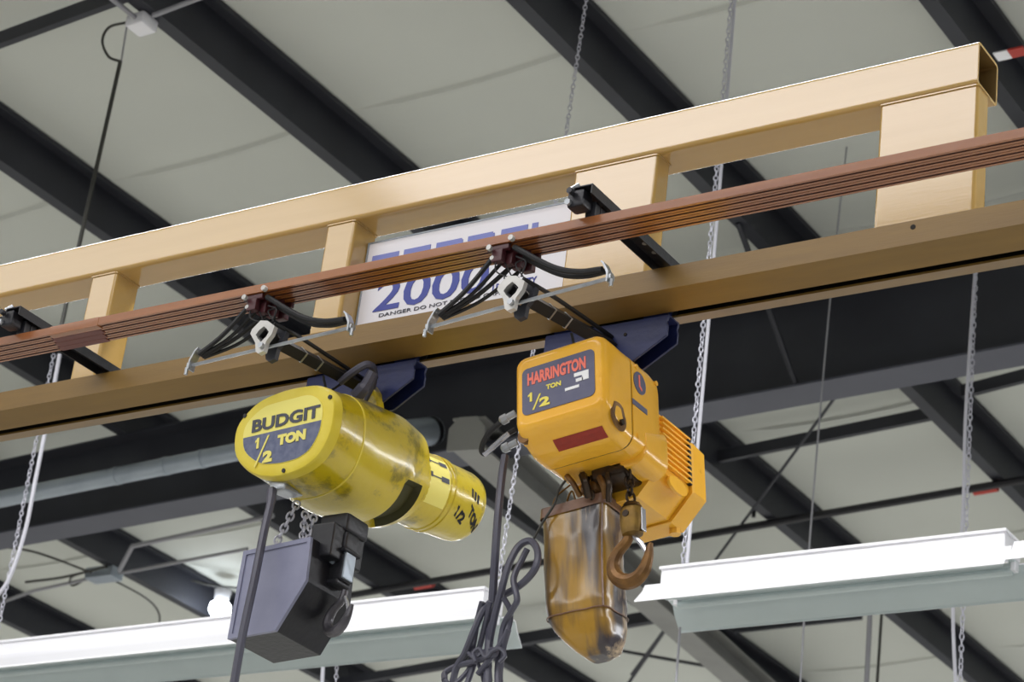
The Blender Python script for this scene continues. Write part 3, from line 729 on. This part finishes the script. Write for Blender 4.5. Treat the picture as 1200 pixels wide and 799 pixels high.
# data label and marks on the motor
def cylpatch(t0, t1, a0, a1, r, n=8, m=3):
    m_ = MB(); vs = []; 
    for i in range(m+1):
        for k in range(n+1):
            a_ = math.radians(a0+(a1-a0)*k/n); vs.append(V((r*math.cos(a_), t0+(t1-t0)*i/m, r*math.sin(a_))))
    m_.add(vs, [[i*(n+1)+k, i*(n+1)+k+1, (i+1)*(n+1)+k+1, (i+1)*(n+1)+k] for i in range(m) for k in range(n)]); return m_
m_ = cylpatch(.372, .442, -38, 40, .0866); yb(m_, 'data_label', M['ylabel'], yh)
m_ = cylpatch(.376, .380, 2, 8, .0872)
for t0, t1, a0, a1 in ((.376,.383,2,10),(.376,.383,26,34),(.412,.438,0,8),(.412,.438,26,34),(.383,.412,3,5),(.383,.412,28,30)):
    q = cylpatch(t0, t1, a0, a1, .0873); m_.add(q.v, q.f)
yb(m_, 'data_print', M['ink'], yh)
# painted marks: 1/2 TON written along the motor end
def cyltext(txt, t0, a0, length, h, r, bold, slant=0.0, flip=False):
    mb = MB(); text_mb(mb, txt, (0,0,0), (1,0,0), (0,1,0), length, h, bold, .0002)
    out = []
    for p in mb.v:
        u, v = p.x, p.y; ang = math.radians(a0)+(u*slant+v)/r
        out.append(V(((r+p.z)*math.cos(ang), t0+u, (r+p.z)*math.sin(ang))))
    mb.v = out; return mb
m1 = cyltext('1/2', .484, -40, .036, .026, .0852, .05, -.45); m2 = cyltext('TON', .524, -30, .045, .026, .0845, .05, -.9); m1.add(m2.v, m2.f)
m2 = cyltext('III', .520, -2, .026, .020, .0845, .03, -.5); m1.add(m2.v, m2.f)
yb(m1, 'painted_marks', M['rubber'], yh)
# black supply cable looping from the cover up behind the lug
mb = MB(); pts = [onY(398,448,3.62), onY(415,435,3.62), onY(430,427,3.63), onY(438,433,3.66), onY(437,450,3.68), onY(430,470,3.69)]
mb.tube(bez(pts, 8), .0085, 8); mb.build('supply_cable', M['cord'], yh)
mb = MB(); pts = [onY(437,436,3.64), onY(428,452,3.64), onY(416,466,3.64)]; mb.tube(bez(pts, 8), [.012]*9+[.015]*8, 8); mb.build('cable_boot', M['cord'], yh)
# load chain, hook block, hook (world coordinates)
YHk = 3.59
def hp(x, y, Y=YHk): return onY(x, y, Y)
mb = MB(); chain_mb(mb, [hp(403,604), hp(405,640)], .022, .015, .0026, 6, 5); mb.build('load_chain', M['chrome'], yh)
mb = MB(); c = hp(398,652); 
mb.box((c.x-.030, YHk-.024, c.z+.006), (c.x+.030, YHk+.024, c.z+.048), .008)
mb.box((c.x-.036, YHk-.028, c.z-.0), (c.x+.036, YHk+.028, c.z+.008), .003)
mb.box((c.x-.022, YHk-.020, c.z-.060), (c.x+.030, YHk+.022, c.z+.001), .006)
mb.box((c.x-.018, YHk-.024, c.z-.068), (c.x+.022, YHk+.022, c.z-.058), .003)
hb = mb.build('hook_block', M['black'], yh)
mb = MB(); mb.box((c.x+.022, YHk-.018, c.z-.056), (c.x+.032, YHk+.016, c.z+.004), .002); sub(hb, mb, 'side_plate', M['galv'])
for bx_, by_, bz_ in ((-.012,-.024,.03), (.002,-.021,-.02)):
    mb = MB(); bolt(mb, (c.x+bx_, YHk+by_, c.z+bz_), (0,-1,0), .006, .005); sub(hb, mb, 'bolt', M['galv'])
def hook(cen, u, w, s, mats, root, latch=True, name='hook'):
    """u: direction of the opening, w: up"""
    pts = []; rs = []
    prof = [(0,.062,.0075),(0,.045,.0085),(-.006,.034,.009),(-.022,.020,.010),(-.031,.0,.0115),(-.027,-.020,.0125),(-.012,-.034,.0135),(.008,-.036,.013),(.025,-.024,.0115),(.034,-.004,.009),(.038,.014,.006),(.041,.022,.0035)]
    P_ = bez([cen+u*a*s+w*b*s for a, b, _ in prof], 5); R0 = [r for *_, r in prof]
    for i in range(len(P_)):
        f = i/5; k = min(int(f), len(R0)-2); rs.append((R0[k]+(R0[k+1]-R0[k])*(f-k))*s)
    m_ = MB(); m_.tube(P_, rs, 10); h_ = m_.build(name, mats, root)
    if latch:
        m_ = MB(); m_.tube([cen+u*.006*s+w*.046*s, cen+u*.022*s+w*.026*s, cen+u*.036*s+w*.0*s], [.004*s,.0048*s,.0038*s], 8); sub(h_, m_, 'safety_latch', M['chrome'], label='bright latch')
    return h_
hook(hp(396,722), V((.86,-.18,0)).normalized(), V((.1,.05,.98)).normalized(), .92, M['hookb'], yh)
c = hp(398,652); mb = MB(); mb.box((c.x-.045, YHk-.03, c.z+.044), (c.x+.030, YHk+.05, c.z+.088), .010); mb.build('chain_guide', M['black'], yh)
# ---- black chain container
YCn = 3.50
cpx = [(286,646),(365,629),(359,680),(323,739),(267,749)]
fp = [onY(*p, YCn) for p in cpx]; dep = .150
mb = MB(); polyc = [(p.x, p.z) for p in fp]
mb.prism(polyc, lambda u, v, d: (u, YCn+.004+d, v), 0, dep, bev=.002)
cont = mb.build('chain_container', M['black'], yh)
# raised rim and face
cen_ = V((sum(p[0] for p in polyc)/5, sum(p[1] for p in polyc)/5, 0))
mb = MB(); n = 5; inn = [(cen_.x+(u-cen_.x)*.90, cen_.y+(v-cen_.y)*.90) for u, v in polyc]
vs = [(u, y_, v) for y_ in (YCn-.002, YCn+.006) for pl in (polyc, inn) for u, v in pl]; fs = []
for i in range(n):
    j = (i+1) % n; fs += [[i,j,n+j,n+i],[2*n+i,3*n+i,3*n+j,2*n+j],[i,2*n+i,2*n+j,j],[n+i,n+j,3*n+j,3*n+i]]
mb.add(vs, fs); sub(cont, mb, 'rim', M['boxface'])
mb = MB(); mb.prism(inn, lambda u, v, d: (u, d, v), YCn+.001, YCn+.005); sub(cont, mb, 'front_panel', M['boxface'], label='blue grey front panel')
mb = MB(); mb.box((fp[1].x-.03, YCn+.03, fp[1].z-.03), (fp[1].x+.03, YCn+.14, fp[1].z+.045), .006); mb.build('container_mount', M['black'], yh)
mb = MB(); chain_mb(mb, [hp(349,588,3.58), hp(322,640,3.56)], .020, .014, .0024, 6, 4); chain_mb(mb, [hp(358,600,3.58), hp(354,636,3.56)], .02, .014, .0024, 6, 4); chain_mb(mb, [hp(368,604,3.58), hp(362,634,3.56)], .02, .014, .0024, 6, 4)
mb.build('slack_chain', M['chain'], yh)
# pendant cable
mb = MB(); mb.tube(bez([hp(319,574,3.50), hp(317,590,3.49), hp(309,625,3.47), hp(298,680,3.45), hp(284,745,3.44), hp(271,820,3.44)], 8), [.0105]*8+[.0088]*33, 8)
tag(mb.build('pendant_cable', M['cord']), 'straight dark pendant cable hanging in front of the black chain container', 'cable')

# ================================================================ AMBER HOIST (box body)
rho = math.radians(8)
RHm = Matrix(((math.cos(rho),0,-math.sin(rho)),(0,1,0),(math.sin(rho),0,math.cos(rho))))
ah = thing('box_hoist', 'amber box bodied electric chain hoist with finned motor and canvas chain bag', 'hoist', (-2.40, 3.70, 2.08), RHm)
AM = ROOTM[ah.name]; AI = AM.inverted()
def ab(mb, *a, **k): mb.v = [AM @ p for p in mb.v]; return mb.build(*a, **k)
def al(px, py, axis, val):
    o = AI @ V((0,0,0)); d = (AI.to_3x3() @ ray(px, py)); t = (val-o[axis])/d[axis]; return o+d*t
def secr(y, x0, x1, z0, z1, r, n=5): return [V(((x0+x1)/2+a_, y, (z0+z1)/2+b_)) for a_, b_ in rrect((x1-x0)/2, (z1-z0)/2, r, n)]
mb = MB()
mb.loft([secr(-.232,-.082,.090,-.200,-.062,.014), secr(-.231,-.090,.097,-.206,-.056,.018), secr(-.226,-.097,.104,-.214,-.049,.022), secr(-.215,-.100,.108,-.226,-.045,.026),
         secr(-.19,-.100,.109,-.244,-.044,.028), secr(-.165,-.100,.109,-.256,-.044,.03), secr(-.132,-.100,.109,-.258,-.044,.03)])
ab(mb, 'front_cover', M['amber'], ah, ang=40)
mb = MB()
mb.loft([secr(-.131,-.098,.107,-.256,-.046,.028), secr(-.127,-.098,.107,-.256,-.046,.028)]); ab(mb, 'cover_gasket', M['ydark'], ah)
mb = MB()
mb.loft([secr(-.127,-.100,.110,-.256,-.044,.03), secr(-.05,-.100,.110,-.256,-.045,.03), secr(-.022,-.100,.109,-.250,-.050,.03), secr(-.010,-.094,.104,-.240,-.058,.03)])
ab(mb, 'gear_case', M['amber'], ah, ang=40)
# step at lower right: scooped corner pocket and its bolt
mb = MB(); c = al(725,490,0,.1085); mb.loft([[V((.1075+dx_, c.y+ry*math.cos(2*PI*k/20), c.z+rz*math.sin(2*PI*k/20)+(.01 if k in (3,4,5,6,7) else 0))) for k in range(20)] for dx_, ry, rz in ((0,.030,.026),(.0025,.028,.024),(.0015,.018,.016),(.0005,.012,.01))]); ab(mb, 'corner_pocket', M['hook'], ah, label='worn brown pocket')
mb = MB(); bolt(mb, (.109, c.y+.008, c.z-.006), (1,0,0), .007, .005); ab(mb, 'pocket_bolt', M['oil'], ah)
mb = MB(); mb.loft([[V((-.088+.0*k, y_, -.215))+V((.014*math.cos(2*PI*k/14), 0, .016*math.sin(2*PI*k/14))) for k in range(14)] for y_ in (-.216, -.205)]); ab(mb, 'left_pocket', M['hook'], ah, label='worn brown pocket')
# lower lump on the right flank
mb = MB(); mb.loft([secr(-.085,.02,.100,-.262,-.190,.025), secr(-.08,.02,.112,-.268,-.185,.03), secr(-.03,.02,.114,-.272,-.17,.032), secr(.002,.02,.114,-.270,-.16,.032), secr(.010,.03,.108,-.262,-.17,.03)]); ab(mb, 'side_boss', M['amber'], ah, ang=40)
# under casting
mb = MB(); mb.box((-.015, -.085, -.278), (.062, .0, -.250), .008); ab(mb, 'chain_guide', M['oil'], ah)
# left connector block and glands
mb = MB(); mb.loft([secr(-.16,-.120,-.095,-.200,-.09,.008), secr(-.155,-.126,-.095,-.205,-.085,.01), secr(-.10,-.128,-.095,-.205,-.085,.01)]); ab(mb, 'connector_block', M['amber'], ah)
for pa, pb in (((604,484),(588,493)), ((606,518),(590,526))):
    A_, B_ = al(*pa, 1, -.12), al(*pb, 1, -.125); mb = MB(); d_ = (B_-A_).normalized()
    mb.tube([A_, A_+(B_-A_)*.6, A_+(B_-A_)*.6+d_*.0001, B_, B_+d_*.004], [.0075,.0075,.0105,.0105,.006], 8); ab(mb, 'cable_gland', M['zinc'], ah)
mb = MB(); mb.tube(bez([al(588,494,1,-.125), al(574,506,1,-.12), al(565,522,1,-.10), al(566,531,1,-.08), al(574,528,1,-.07), al(590,512,1,-.06), al(604,503,1,-.05)], 6), .006, 8); ab(mb, 'loop_cable', M['rubber'], ah)
mb = MB(); A_, B_ = al(567,533,1,-.09), al(596,508,1,-.09); mb.tube([A_, B_], .0055, 8); ab(mb, 'strain_rod', M['chrome'], ah)
# motor: finned housing going back
mb = MB(); y0, y1 = -.012, .115
oct_ = lambda x0, x1, z0, z1, c1, c2: [(x1, z1-c1), (x1-c1, z1), (x0+c1, z1), (x0, z1-c1), (x0, z0+c2), (x0+c2, z0), (x1-c2, z0), (x1, z0+c2)]
def octl(y, *a): return [V((u, y, v)) for u, v in oct_(*a)]
mb.loft([octl(y0, -.09,.099,-.300,-.108,.03,.05), octl(y1, -.09,.099,-.300,-.108,.03,.05)]); ab(mb, 'motor_housing', M['amber'], ah, ang=25)
for k in range(9):
    z_ = -.132-.0125*k
    mb = MB(); mb.box((.097, y0+.01, z_-.0022), (.1085, y1, z_+.0022), .0008); ab(mb, 'cooling_fin', M['amber'], ah)
for k in range(6):
    x_ = .075-.025*k
    mb = MB(); mb.box((x_-.002, y0+.01, -.110), (x_+.002, y1, -.098), .0008); ab(mb, 'cooling_fin', M['amber'], ah)
mb = MB(); mb.loft([octl(.116, -.094,.106,-.304,-.108,.03,.05), octl(.122, -.096,.109,-.306,-.104,.035,.055), octl(.170, -.096,.109,-.306,-.104,.04,.055), octl(.186, -.086,.100,-.296,-.116,.04,.055)]); ab(mb, 'fan_cover', M['amber'], ah, ang=25)
mb = MB(); mb.box((.099, .107, -.236), (.107, .1165, -.130)); ab(mb, 'fan_gap', M['slot'], ah)
mb = MB(); mb.loft([[V((.1+.002*i, .02+.075*(.5+.5*math.cos(2*PI*k/24)), -.262+.017*math.sin(2*PI*k/24))) for k in range(24)] for i in (0, 3)]); ab(mb, 'terminal_pad', M['amber'], ah)
mb = MB(); bolt(mb, (.045, .15, -.305), (0,0,-1), .012, .012, n=8); ab(mb, 'drain_boss', M['amber'], ah)
# top lug to trolley
mb = MB(); mb.prism([(-.03,-.05),(.03,-.05),(.03,.02),(.018,.045),(-.018,.045),(-.03,.02)], lambda u, v, d: (.01+u, .025+d, v), -.01, .01, bev=.003); ab(mb, 'suspension_lug', M['oil'], ah)
# label
yl = -.2335
mb = MB(); mb.loft([[V((.003+a_, yl+dy, -.131+b_)) for a_, b_ in rrect(.083, .052, .012, 4)] for dy in (0, .003)]); ab(mb, 'rating_label', M['plate'], ah)
def at(txt, x, z, w, h, m, nm, bold=.04, y=yl-.0006, shear=0, X=(1,0,0), Y=(0,0,1)):
    mb = MB(); text_mb(mb, txt, (x, y, z), X, Y, w, h, bold, .0005, shear=shear); ab(mb, nm, M[m], ah)
at('HARRINGTON', -.067, -.119, .134, .028, 'redink', 'brand_lettering', .045)
at('TON', -.024, -.140, .034, .011, 'yprint', 'ton_lettering', .04)
mb = MB(); mb.prism([(-.067+.012*a_, -.156+.020*b_) for a_, b_ in ONE], lambda u, v, d: (u, yl-.0011+d, v), 0, .0006); ab(mb, 'fraction_numerator', M['yprint'], ah)
at('2', -.040, -.174, .024, .020, 'yprint', 'fraction_denominator', .05)
mb = MB(); mb.prism([(-.056,-.176),(-.052,-.176),(-.036,-.144),(-.040,-.144)], lambda u, v, d: (u, yl-.0010+d, v), 0, .0006); ab(mb, 'fraction_bar', M['yprint'], ah)
mb = MB(); mb.box((.040, yl-.001, -.131), (.073, yl, -.123)); mb.box((.058, yl-.001, -.143), (.073, yl, -.131)); mb.box((.044, yl-.001, -.143), (.060, yl, -.136)); mb.box((.019, yl-.001, -.156), (.051, yl, -.150)); ab(mb, 'white_boxes', M['white'], ah)
mb = MB()
A_ = V((-.034, -.2335, -.203)); sl_ = [(-.032,-.197),(.078,-.201),(.078,-.226),(-.032,-.221)]
nrm = lambda v: -.2275 if v > -.21 else -.2155
mb = MB(); vs = [];
Np = 6
for i in range(Np+1):
    f = i/Np; z_ = -.236-.0145*f; y_ = {0:-.2290}.get(i, 0)
    # follow the rounded lower front of the cover
    import bisect
    zz = [-.206,-.214,-.226,-.244,-.256]; yy = [-.2312,-.2262,-.2152,-.190,-.165]
    j = next((q for q in range(4) if z_ >= zz[q+1]), 3); g_ = (z_-zz[j])/(zz[j+1]-zz[j]); y_ = yy[j]+(yy[j+1]-yy[j])*g_
    vs += [V((-.030, y_-.0012, z_)), V((.082, y_-.0012, z_))]
mb.add(vs, [[2*i, 2*i+1, 2*i+3, 2*i+2] for i in range(Np)]); ab(mb, 'warning_strip', M['redlab'], ah, label='dark red warning strip')
# round emblem and strip on the right flank
c = al(750,449,0,.1115); mb = MB(); mb.loft([[V((.1098+dx_, c.y+.024*math.cos(2*PI*k/24), c.z+.024*math.sin(2*PI*k/24))) for k in range(24)] for dx_ in (0, .0016)]); ab(mb, 'round_emblem', M['plate'], ah)
mb = MB(); mb.prism([(-.006,.016),(-.001,.018),(.000,-.006),(.008,-.012),(.006,-.016),(-.005,-.010)], lambda u, v, d: (.1112+d, c.y+u, c.z+v), 0, .0012); ab(mb, 'emblem_mark', M['redink'], ah)
c2 = al(750,476,0,.1115); mb = MB(); mb.box((.1098, c2.y-.028, c2.z-.006), (.1112, c2.y+.030, c2.z+.006)); ab(mb, 'name_strip', M['plate'], ah)
mb = MB(); 
for k in range(4): bolt(mb, (.1, -.06+.03*k*0+(-.05 if k < 2 else .03), -.07 if k % 2 else -.225), (1,0,0), .006, .0125)
ab(mb, 'case_bolt', M['amber'], ah)
# load chain (local), hook block, hook
mb = MB(); YC_ = -.065; c0 = al(734,540,1,YC_); c1 = al(740,592,1,YC_); chain_mb(mb, [c0+V((0,0,.03)), c1], .024, .0165, .003, 6, 5); ab(mb, 'load_chain', M['oil'], ah)
mb = MB(); c2_ = al(689,545,1,-.06); chain_mb(mb, [c2_+V((0,0,.02)), al(694,585,1,-.06)], .022, .015, .0028, 6, 5); ab(mb, 'slack_chain', M['oil'], ah)
bc = al(741,609,1,YC_); mb = MB()
mb.loft([[V((bc.x+r_*math.cos(2*PI*k/16), bc.y+r_*.9*math.sin(2*PI*k/16), bc.z+z_)) for k in range(16)] for z_, r_ in ((-.036,.014),(-.032,.021),(-.010,.025),(.016,.025),(.024,.021))]); hb = ab(mb, 'hook_block', M['brass'], ah)
mb = MB(); mb.tube([(bc.x-.002, bc.y-.024, bc.z+.006), (bc.x-.002, bc.y-.020, bc.z+.006)], .007, 10); mb.tube([(bc.x+.0, bc.y, bc.z+.024), (bc.x, bc.y, bc.z+.034)], [.022,.016], 12)
mb.v = [AM @ p for p in mb.v]; sub(hb, mb, 'collar', M['oil'])
mb = MB(); mb.box((bc.x+.0235, bc.y-.008, bc.z-.03), (bc.x+.0265, bc.y+.008, bc.z+.018), .001); mb.v = [AM @ p for p in mb.v]; sub(hb, mb, 'side_plate', M['chrome'])
hc = AM @ al(738,657,1,YC_)
hook(hc, AM.to_3x3() @ V((1,0,0)), AM.to_3x3() @ V((0,0,1)), 1.18, M['hook'], ah)
for k, (q0, q1, r_) in enumerate([((-.06,-.10,-.262),(-.045,-.075,-.300),.006), ((-.03,-.09,-.262),(-.028,-.07,-.305),.008), ((.006,-.085,-.276),(.012,-.07,-.318),.007), ((.028,-.09,-.276),(.020,-.075,-.330),.006)]):
    mb = MB(); mb.tube(bez([q0, ((q0[0]+q1[0])/2+.006, q0[1], (q0[2]+q1[2])/2), q1], 5), r_, 6); ab(mb, 'guide_prong', M['oil'] if k % 2 else M['hook'], ah)
# canvas bag
def bagring(z, x0, x1, y0, y1, r, fold=0.0, seed=0):
    pts = []; sh = max(0, (-z-.32))*-.075; x0 += sh-.025; x1 += sh-.025; y0 += .04; y1 += .04; z += .023
    R_ = rrect((x1-x0)/2, (y1-y0)/2, r, 6)
    # densify straight sides
    out = []
    for i, (u, v) in enumerate(R_):
        u2, v2 = R_[(i+1) % len(R_)]; L = math.hypot(u2-u, v2-v); k_ = 8 if i % 7 == 6 else 1
        for q in range(k_): out.append((u+(u2-u)*q/k_, v+(v2-v)*q/k_))
    for u, v in out:
        a_ = math.atan2(v, u); d_ = fold*(math.sin(3*a_+z*9+seed)*.6+math.sin(7*a_-z*22)*.4)+fold*.8*noise.noise(V((u*16, v*16, z*9)))
        L = math.hypot(u, v); pts.append(V(((x0+x1)/2+u*(1+d_/L), (y0+y1)/2+v*(1+d_/L), z)))
    return pts
zt = -.322
sec = [(zt,-.122,.022,-.095,.012,.012,0),(zt-.01,-.124,.024,-.097,.014,.014,.0),(zt-.03,-.122,.023,-.096,.014,.02,.002),(zt-.07,-.120,.022,-.094,.014,.024,.003),(zt-.12,-.118,.024,-.094,.016,.026,.0045),(zt-.17,-.115,.027,-.094,.018,.028,.005),(zt-.21,-.110,.030,-.093,.020,.028,.005),(zt-.235,-.104,.031,-.090,.020,.028,.004),(zt-.255,-.092,.034,-.086,.019,.026,.003),(zt-.280,-.070,.033,-.078,.014,.024,.002),(zt-.302,-.046,.026,-.066,.006,.016,.001),(zt-.314,-.030,.008,-.050,-.008,.01,0)]
mb = MB(); rg = [bagring(*s_[:6], fold=s_[6]) for s_ in sec]; 
rg2 = []
for i in range(len(rg)-1):
    for q in range(4): rg2.append([rg[i][k]*(1-q/4)+rg[i+1][k]*(q/4) for k in range(len(rg[0]))])
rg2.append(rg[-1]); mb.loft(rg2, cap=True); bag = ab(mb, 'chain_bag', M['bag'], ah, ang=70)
mb = MB(); R0 = bagring(zt+.004, -.126, .026, -.099, .016, .012); R1 = bagring(zt-.018, -.127, .027, -.100, .017, .014); R2_ = bagring(zt+.004, -.116, .016, -.089, .006, .010); R3 = bagring(zt-.018, -.116, .016, -.089, .006, .010)
mb.loft([R3, R2_, R0, R1], cap=False); mb.v = [AM @ p for p in mb.v]; sub(bag, mb, 'hem', M['bagrim'], label='glossy dark hem')
# stitched seam near the base
mb = MB(); Rs = bagring(zt-.232, -.1065, .033, -.0925, .022, .028, fold=.004); mb.tube(Rs, .0016, 5, closed=True); mb.v = [AM @ p for p in mb.v]; sub(bag, mb, 'seam', M['bagrim'])
mb = MB(); mb.tube(bez([V((-.006,-.055,zt+.008)), V((-.0095,-.0545,zt-.077)), V((-.011,-.053,zt-.147)), V((-.0115,-.051,zt-.212))], 6), .0022, 5); mb.v = [AM @ p for p in mb.v]; sub(bag, mb, 'seam', M['bagrim'])
mb = MB(); h1 = AM @ V((-.085,-.06,zt)); mb.tube(bez([(-.088,-.06,zt-.01),(-.084,-.055,zt+.035),(-.076,-.05,zt+.052),(-.068,-.05,zt+.02),(-.068,-.05,zt-.01)], 6), .0022, 6)
mb.tube(bez([(-.10,-.09,zt-.01),(-.098,-.08,zt+.03),(-.075,-.06,zt+.062)], 6), .002, 6)
mb.v = [p+V((-.025,.04,.023)) for p in mb.v]; ab(mb, 'bag_hanger', M['brass'], ah)
mb = MB(); mb.box((-.05,-.07,-.292), (-.01,-.01,-.268), .008); ab(mb, 'limit_bracket', M['hook'], ah)

# pendant cord of the amber hoist, looped and tied
YP = 3.60
def pp(l, Y=YP): return [onY(x, y, Y+(.0 if len(q) == 0 else q[0])) for x, y, *q in l]
pc = thing('knotted_pendant_cord', 'grey black pendant cord looped and knotted left of the canvas bag', 'cord', onY(578,700,YP))
runs = [ ([(592,534),(588,560),(584,600),(581,640),(578,690),(575,730),(572,770),(571,820)], .0085),
         ([(574,815),(572,770),(578,730),(588,690),(596,662),(608,640),(622,634),(630,646),(628,664),(616,680),(600,692),(580,702),(566,716),(555,740),(545,765),(534,785),(528,815)], .0075),
         ([(583,815),(584,775),(590,735),(600,715),(606,702),(602,678),(612,655),(618,643)], .0065),
         ([(590,700),(598,716),(596,735),(588,752),(574,772),(560,790)], .006),
         ([(565,705),(560,725),(556,748),(552,770)], .006),
         ([(575,705),(568,735),(560,765),(548,800),(545,815)], .006),
         ([(521,797),(522,788),(536,780),(556,775),(578,768),(580,762),(568,764),(560,770)], .0065),
         ([(521,797),(530,803),(545,790),(552,780)], .005),
         ([(549,765),(556,772),(562,782),(567,800),(568,815)], .004),
         ([(596,738),(590,760),(586,790),(588,815)], .006)]
for l, r in runs:
    mb = MB(); mb.tube(bez([onY(x, y, YP+.012*math.sin(i*1.3+r*900)) for i, (x, y) in enumerate(l)], 8), r, 8); mb.build('cord_run', M['cord'], pc)
mb = MB(); mb.tube(bez([onY(x, y, YP-.02) for x, y in ((558,775),(555,765),(562,760),(569,770),(577,763),(586,760),(592,768),(585,776))], 6), .004, 6); mb.build('tie', M['cord'], pc)
mb = MB(); mb.tube(bez([onY(x, y, YP+.03) for x, y in ((668,556),(655,574),(650,590),(636,612),(624,634))], 8), .0028, 6)
tag(mb.build('strain_wire', M['cordd']), 'thin dark wire from the amber hoist down to the cord loop', 'wire')

# ================================================================ LIGHT
def area(name, loc, size, sy, power, rot, col=(1,1,1)):
    l = bpy.data.lights.new(name, 'AREA'); l.shape = 'RECTANGLE'; l.size = size; l.size_y = sy; l.energy = power; l.color = col
    o = bpy.data.objects.new(name, l); COL.objects.link(o); o.location = loc; o.rotation_euler = rot; return o
# near fluorescents inferred from the tube reflections, then added fill panels, outside the frame, all hanging below roof height and facing down
area('overhead_row_near', (-3.1, 1.12, 4.35), 3.9, 1.25, 80, (0, 0, 0), (1, .97, 1))
area('overhead_row_near_left', (-6.4, 1.12, 4.35), 2.4, 1.25, 26, (0, 0, 0), (1, .97, .97))
area('fill_panel_mid', (-4.2, 4.4, 4.5), 9.0, .3, 200, (0, 0, 0), (1, 1, 1))  # added fill to brighten the strip light fronts, no row seen here
area('fill_panel_behind', (-6.0, -4.5, 4.4), 22, 1.0, 900, (0, 0, 0), (1, .99, .98))  # unseen fill, added to light the floor for bounce onto the ceiling
area('fill_panel_right', (3.4, 8.0, 4.2), 1.0, 10, 650, (0, 0, 0), (.97, .98, 1))  # added side fill, feeds the same floor bounce
area('fill_panel_far', (-11.0, 18.5, 4.3), 16, 1.0, 1500, (0, 0, 0), (.97, .98, 1))  # added fill beyond the view, lifts the far ceiling
area('fill_panel_left', (-20.0, 5.0, 4.2), 1.0, 14, 1000, (0, 0, 0), (.97, .98, 1))  # added fill off to the left for more floor bounce
w = bpy.data.worlds.new('world'); S.world = w; w.use_nodes = True
w.node_tree.nodes['Background'].inputs['Color'].default_value = (.9, .94, 1, 1)
w.node_tree.nodes['Background'].inputs['Strength'].default_value = .25

# ================================================================ CAMERA
cd = bpy.data.cameras.new('camera'); cd.sensor_width = 36; cd.lens = 36*FPX/1200; cd.clip_end = 100
cd.dof.use_dof = True; cd.dof.focus_distance = 5.1; cd.dof.aperture_fstop = 9
cam = bpy.data.objects.new('camera', cd); COL.objects.link(cam)
cam.matrix_world = RW.to_4x4(); S.camera = cam
bpy.context.view_layer.update()
for o in list(COL.objects):
    if o.parent is None: o.location.z += ZC
for o in COL.objects:
    if '_w' in o.keys(): del o['_w']
S.view_settings.view_transform = 'Standard'; S.view_settings.look = 'None'; S.view_settings.gamma = 1
S.view_settings.exposure = 0; S.view_settings.use_curve_mapping = False
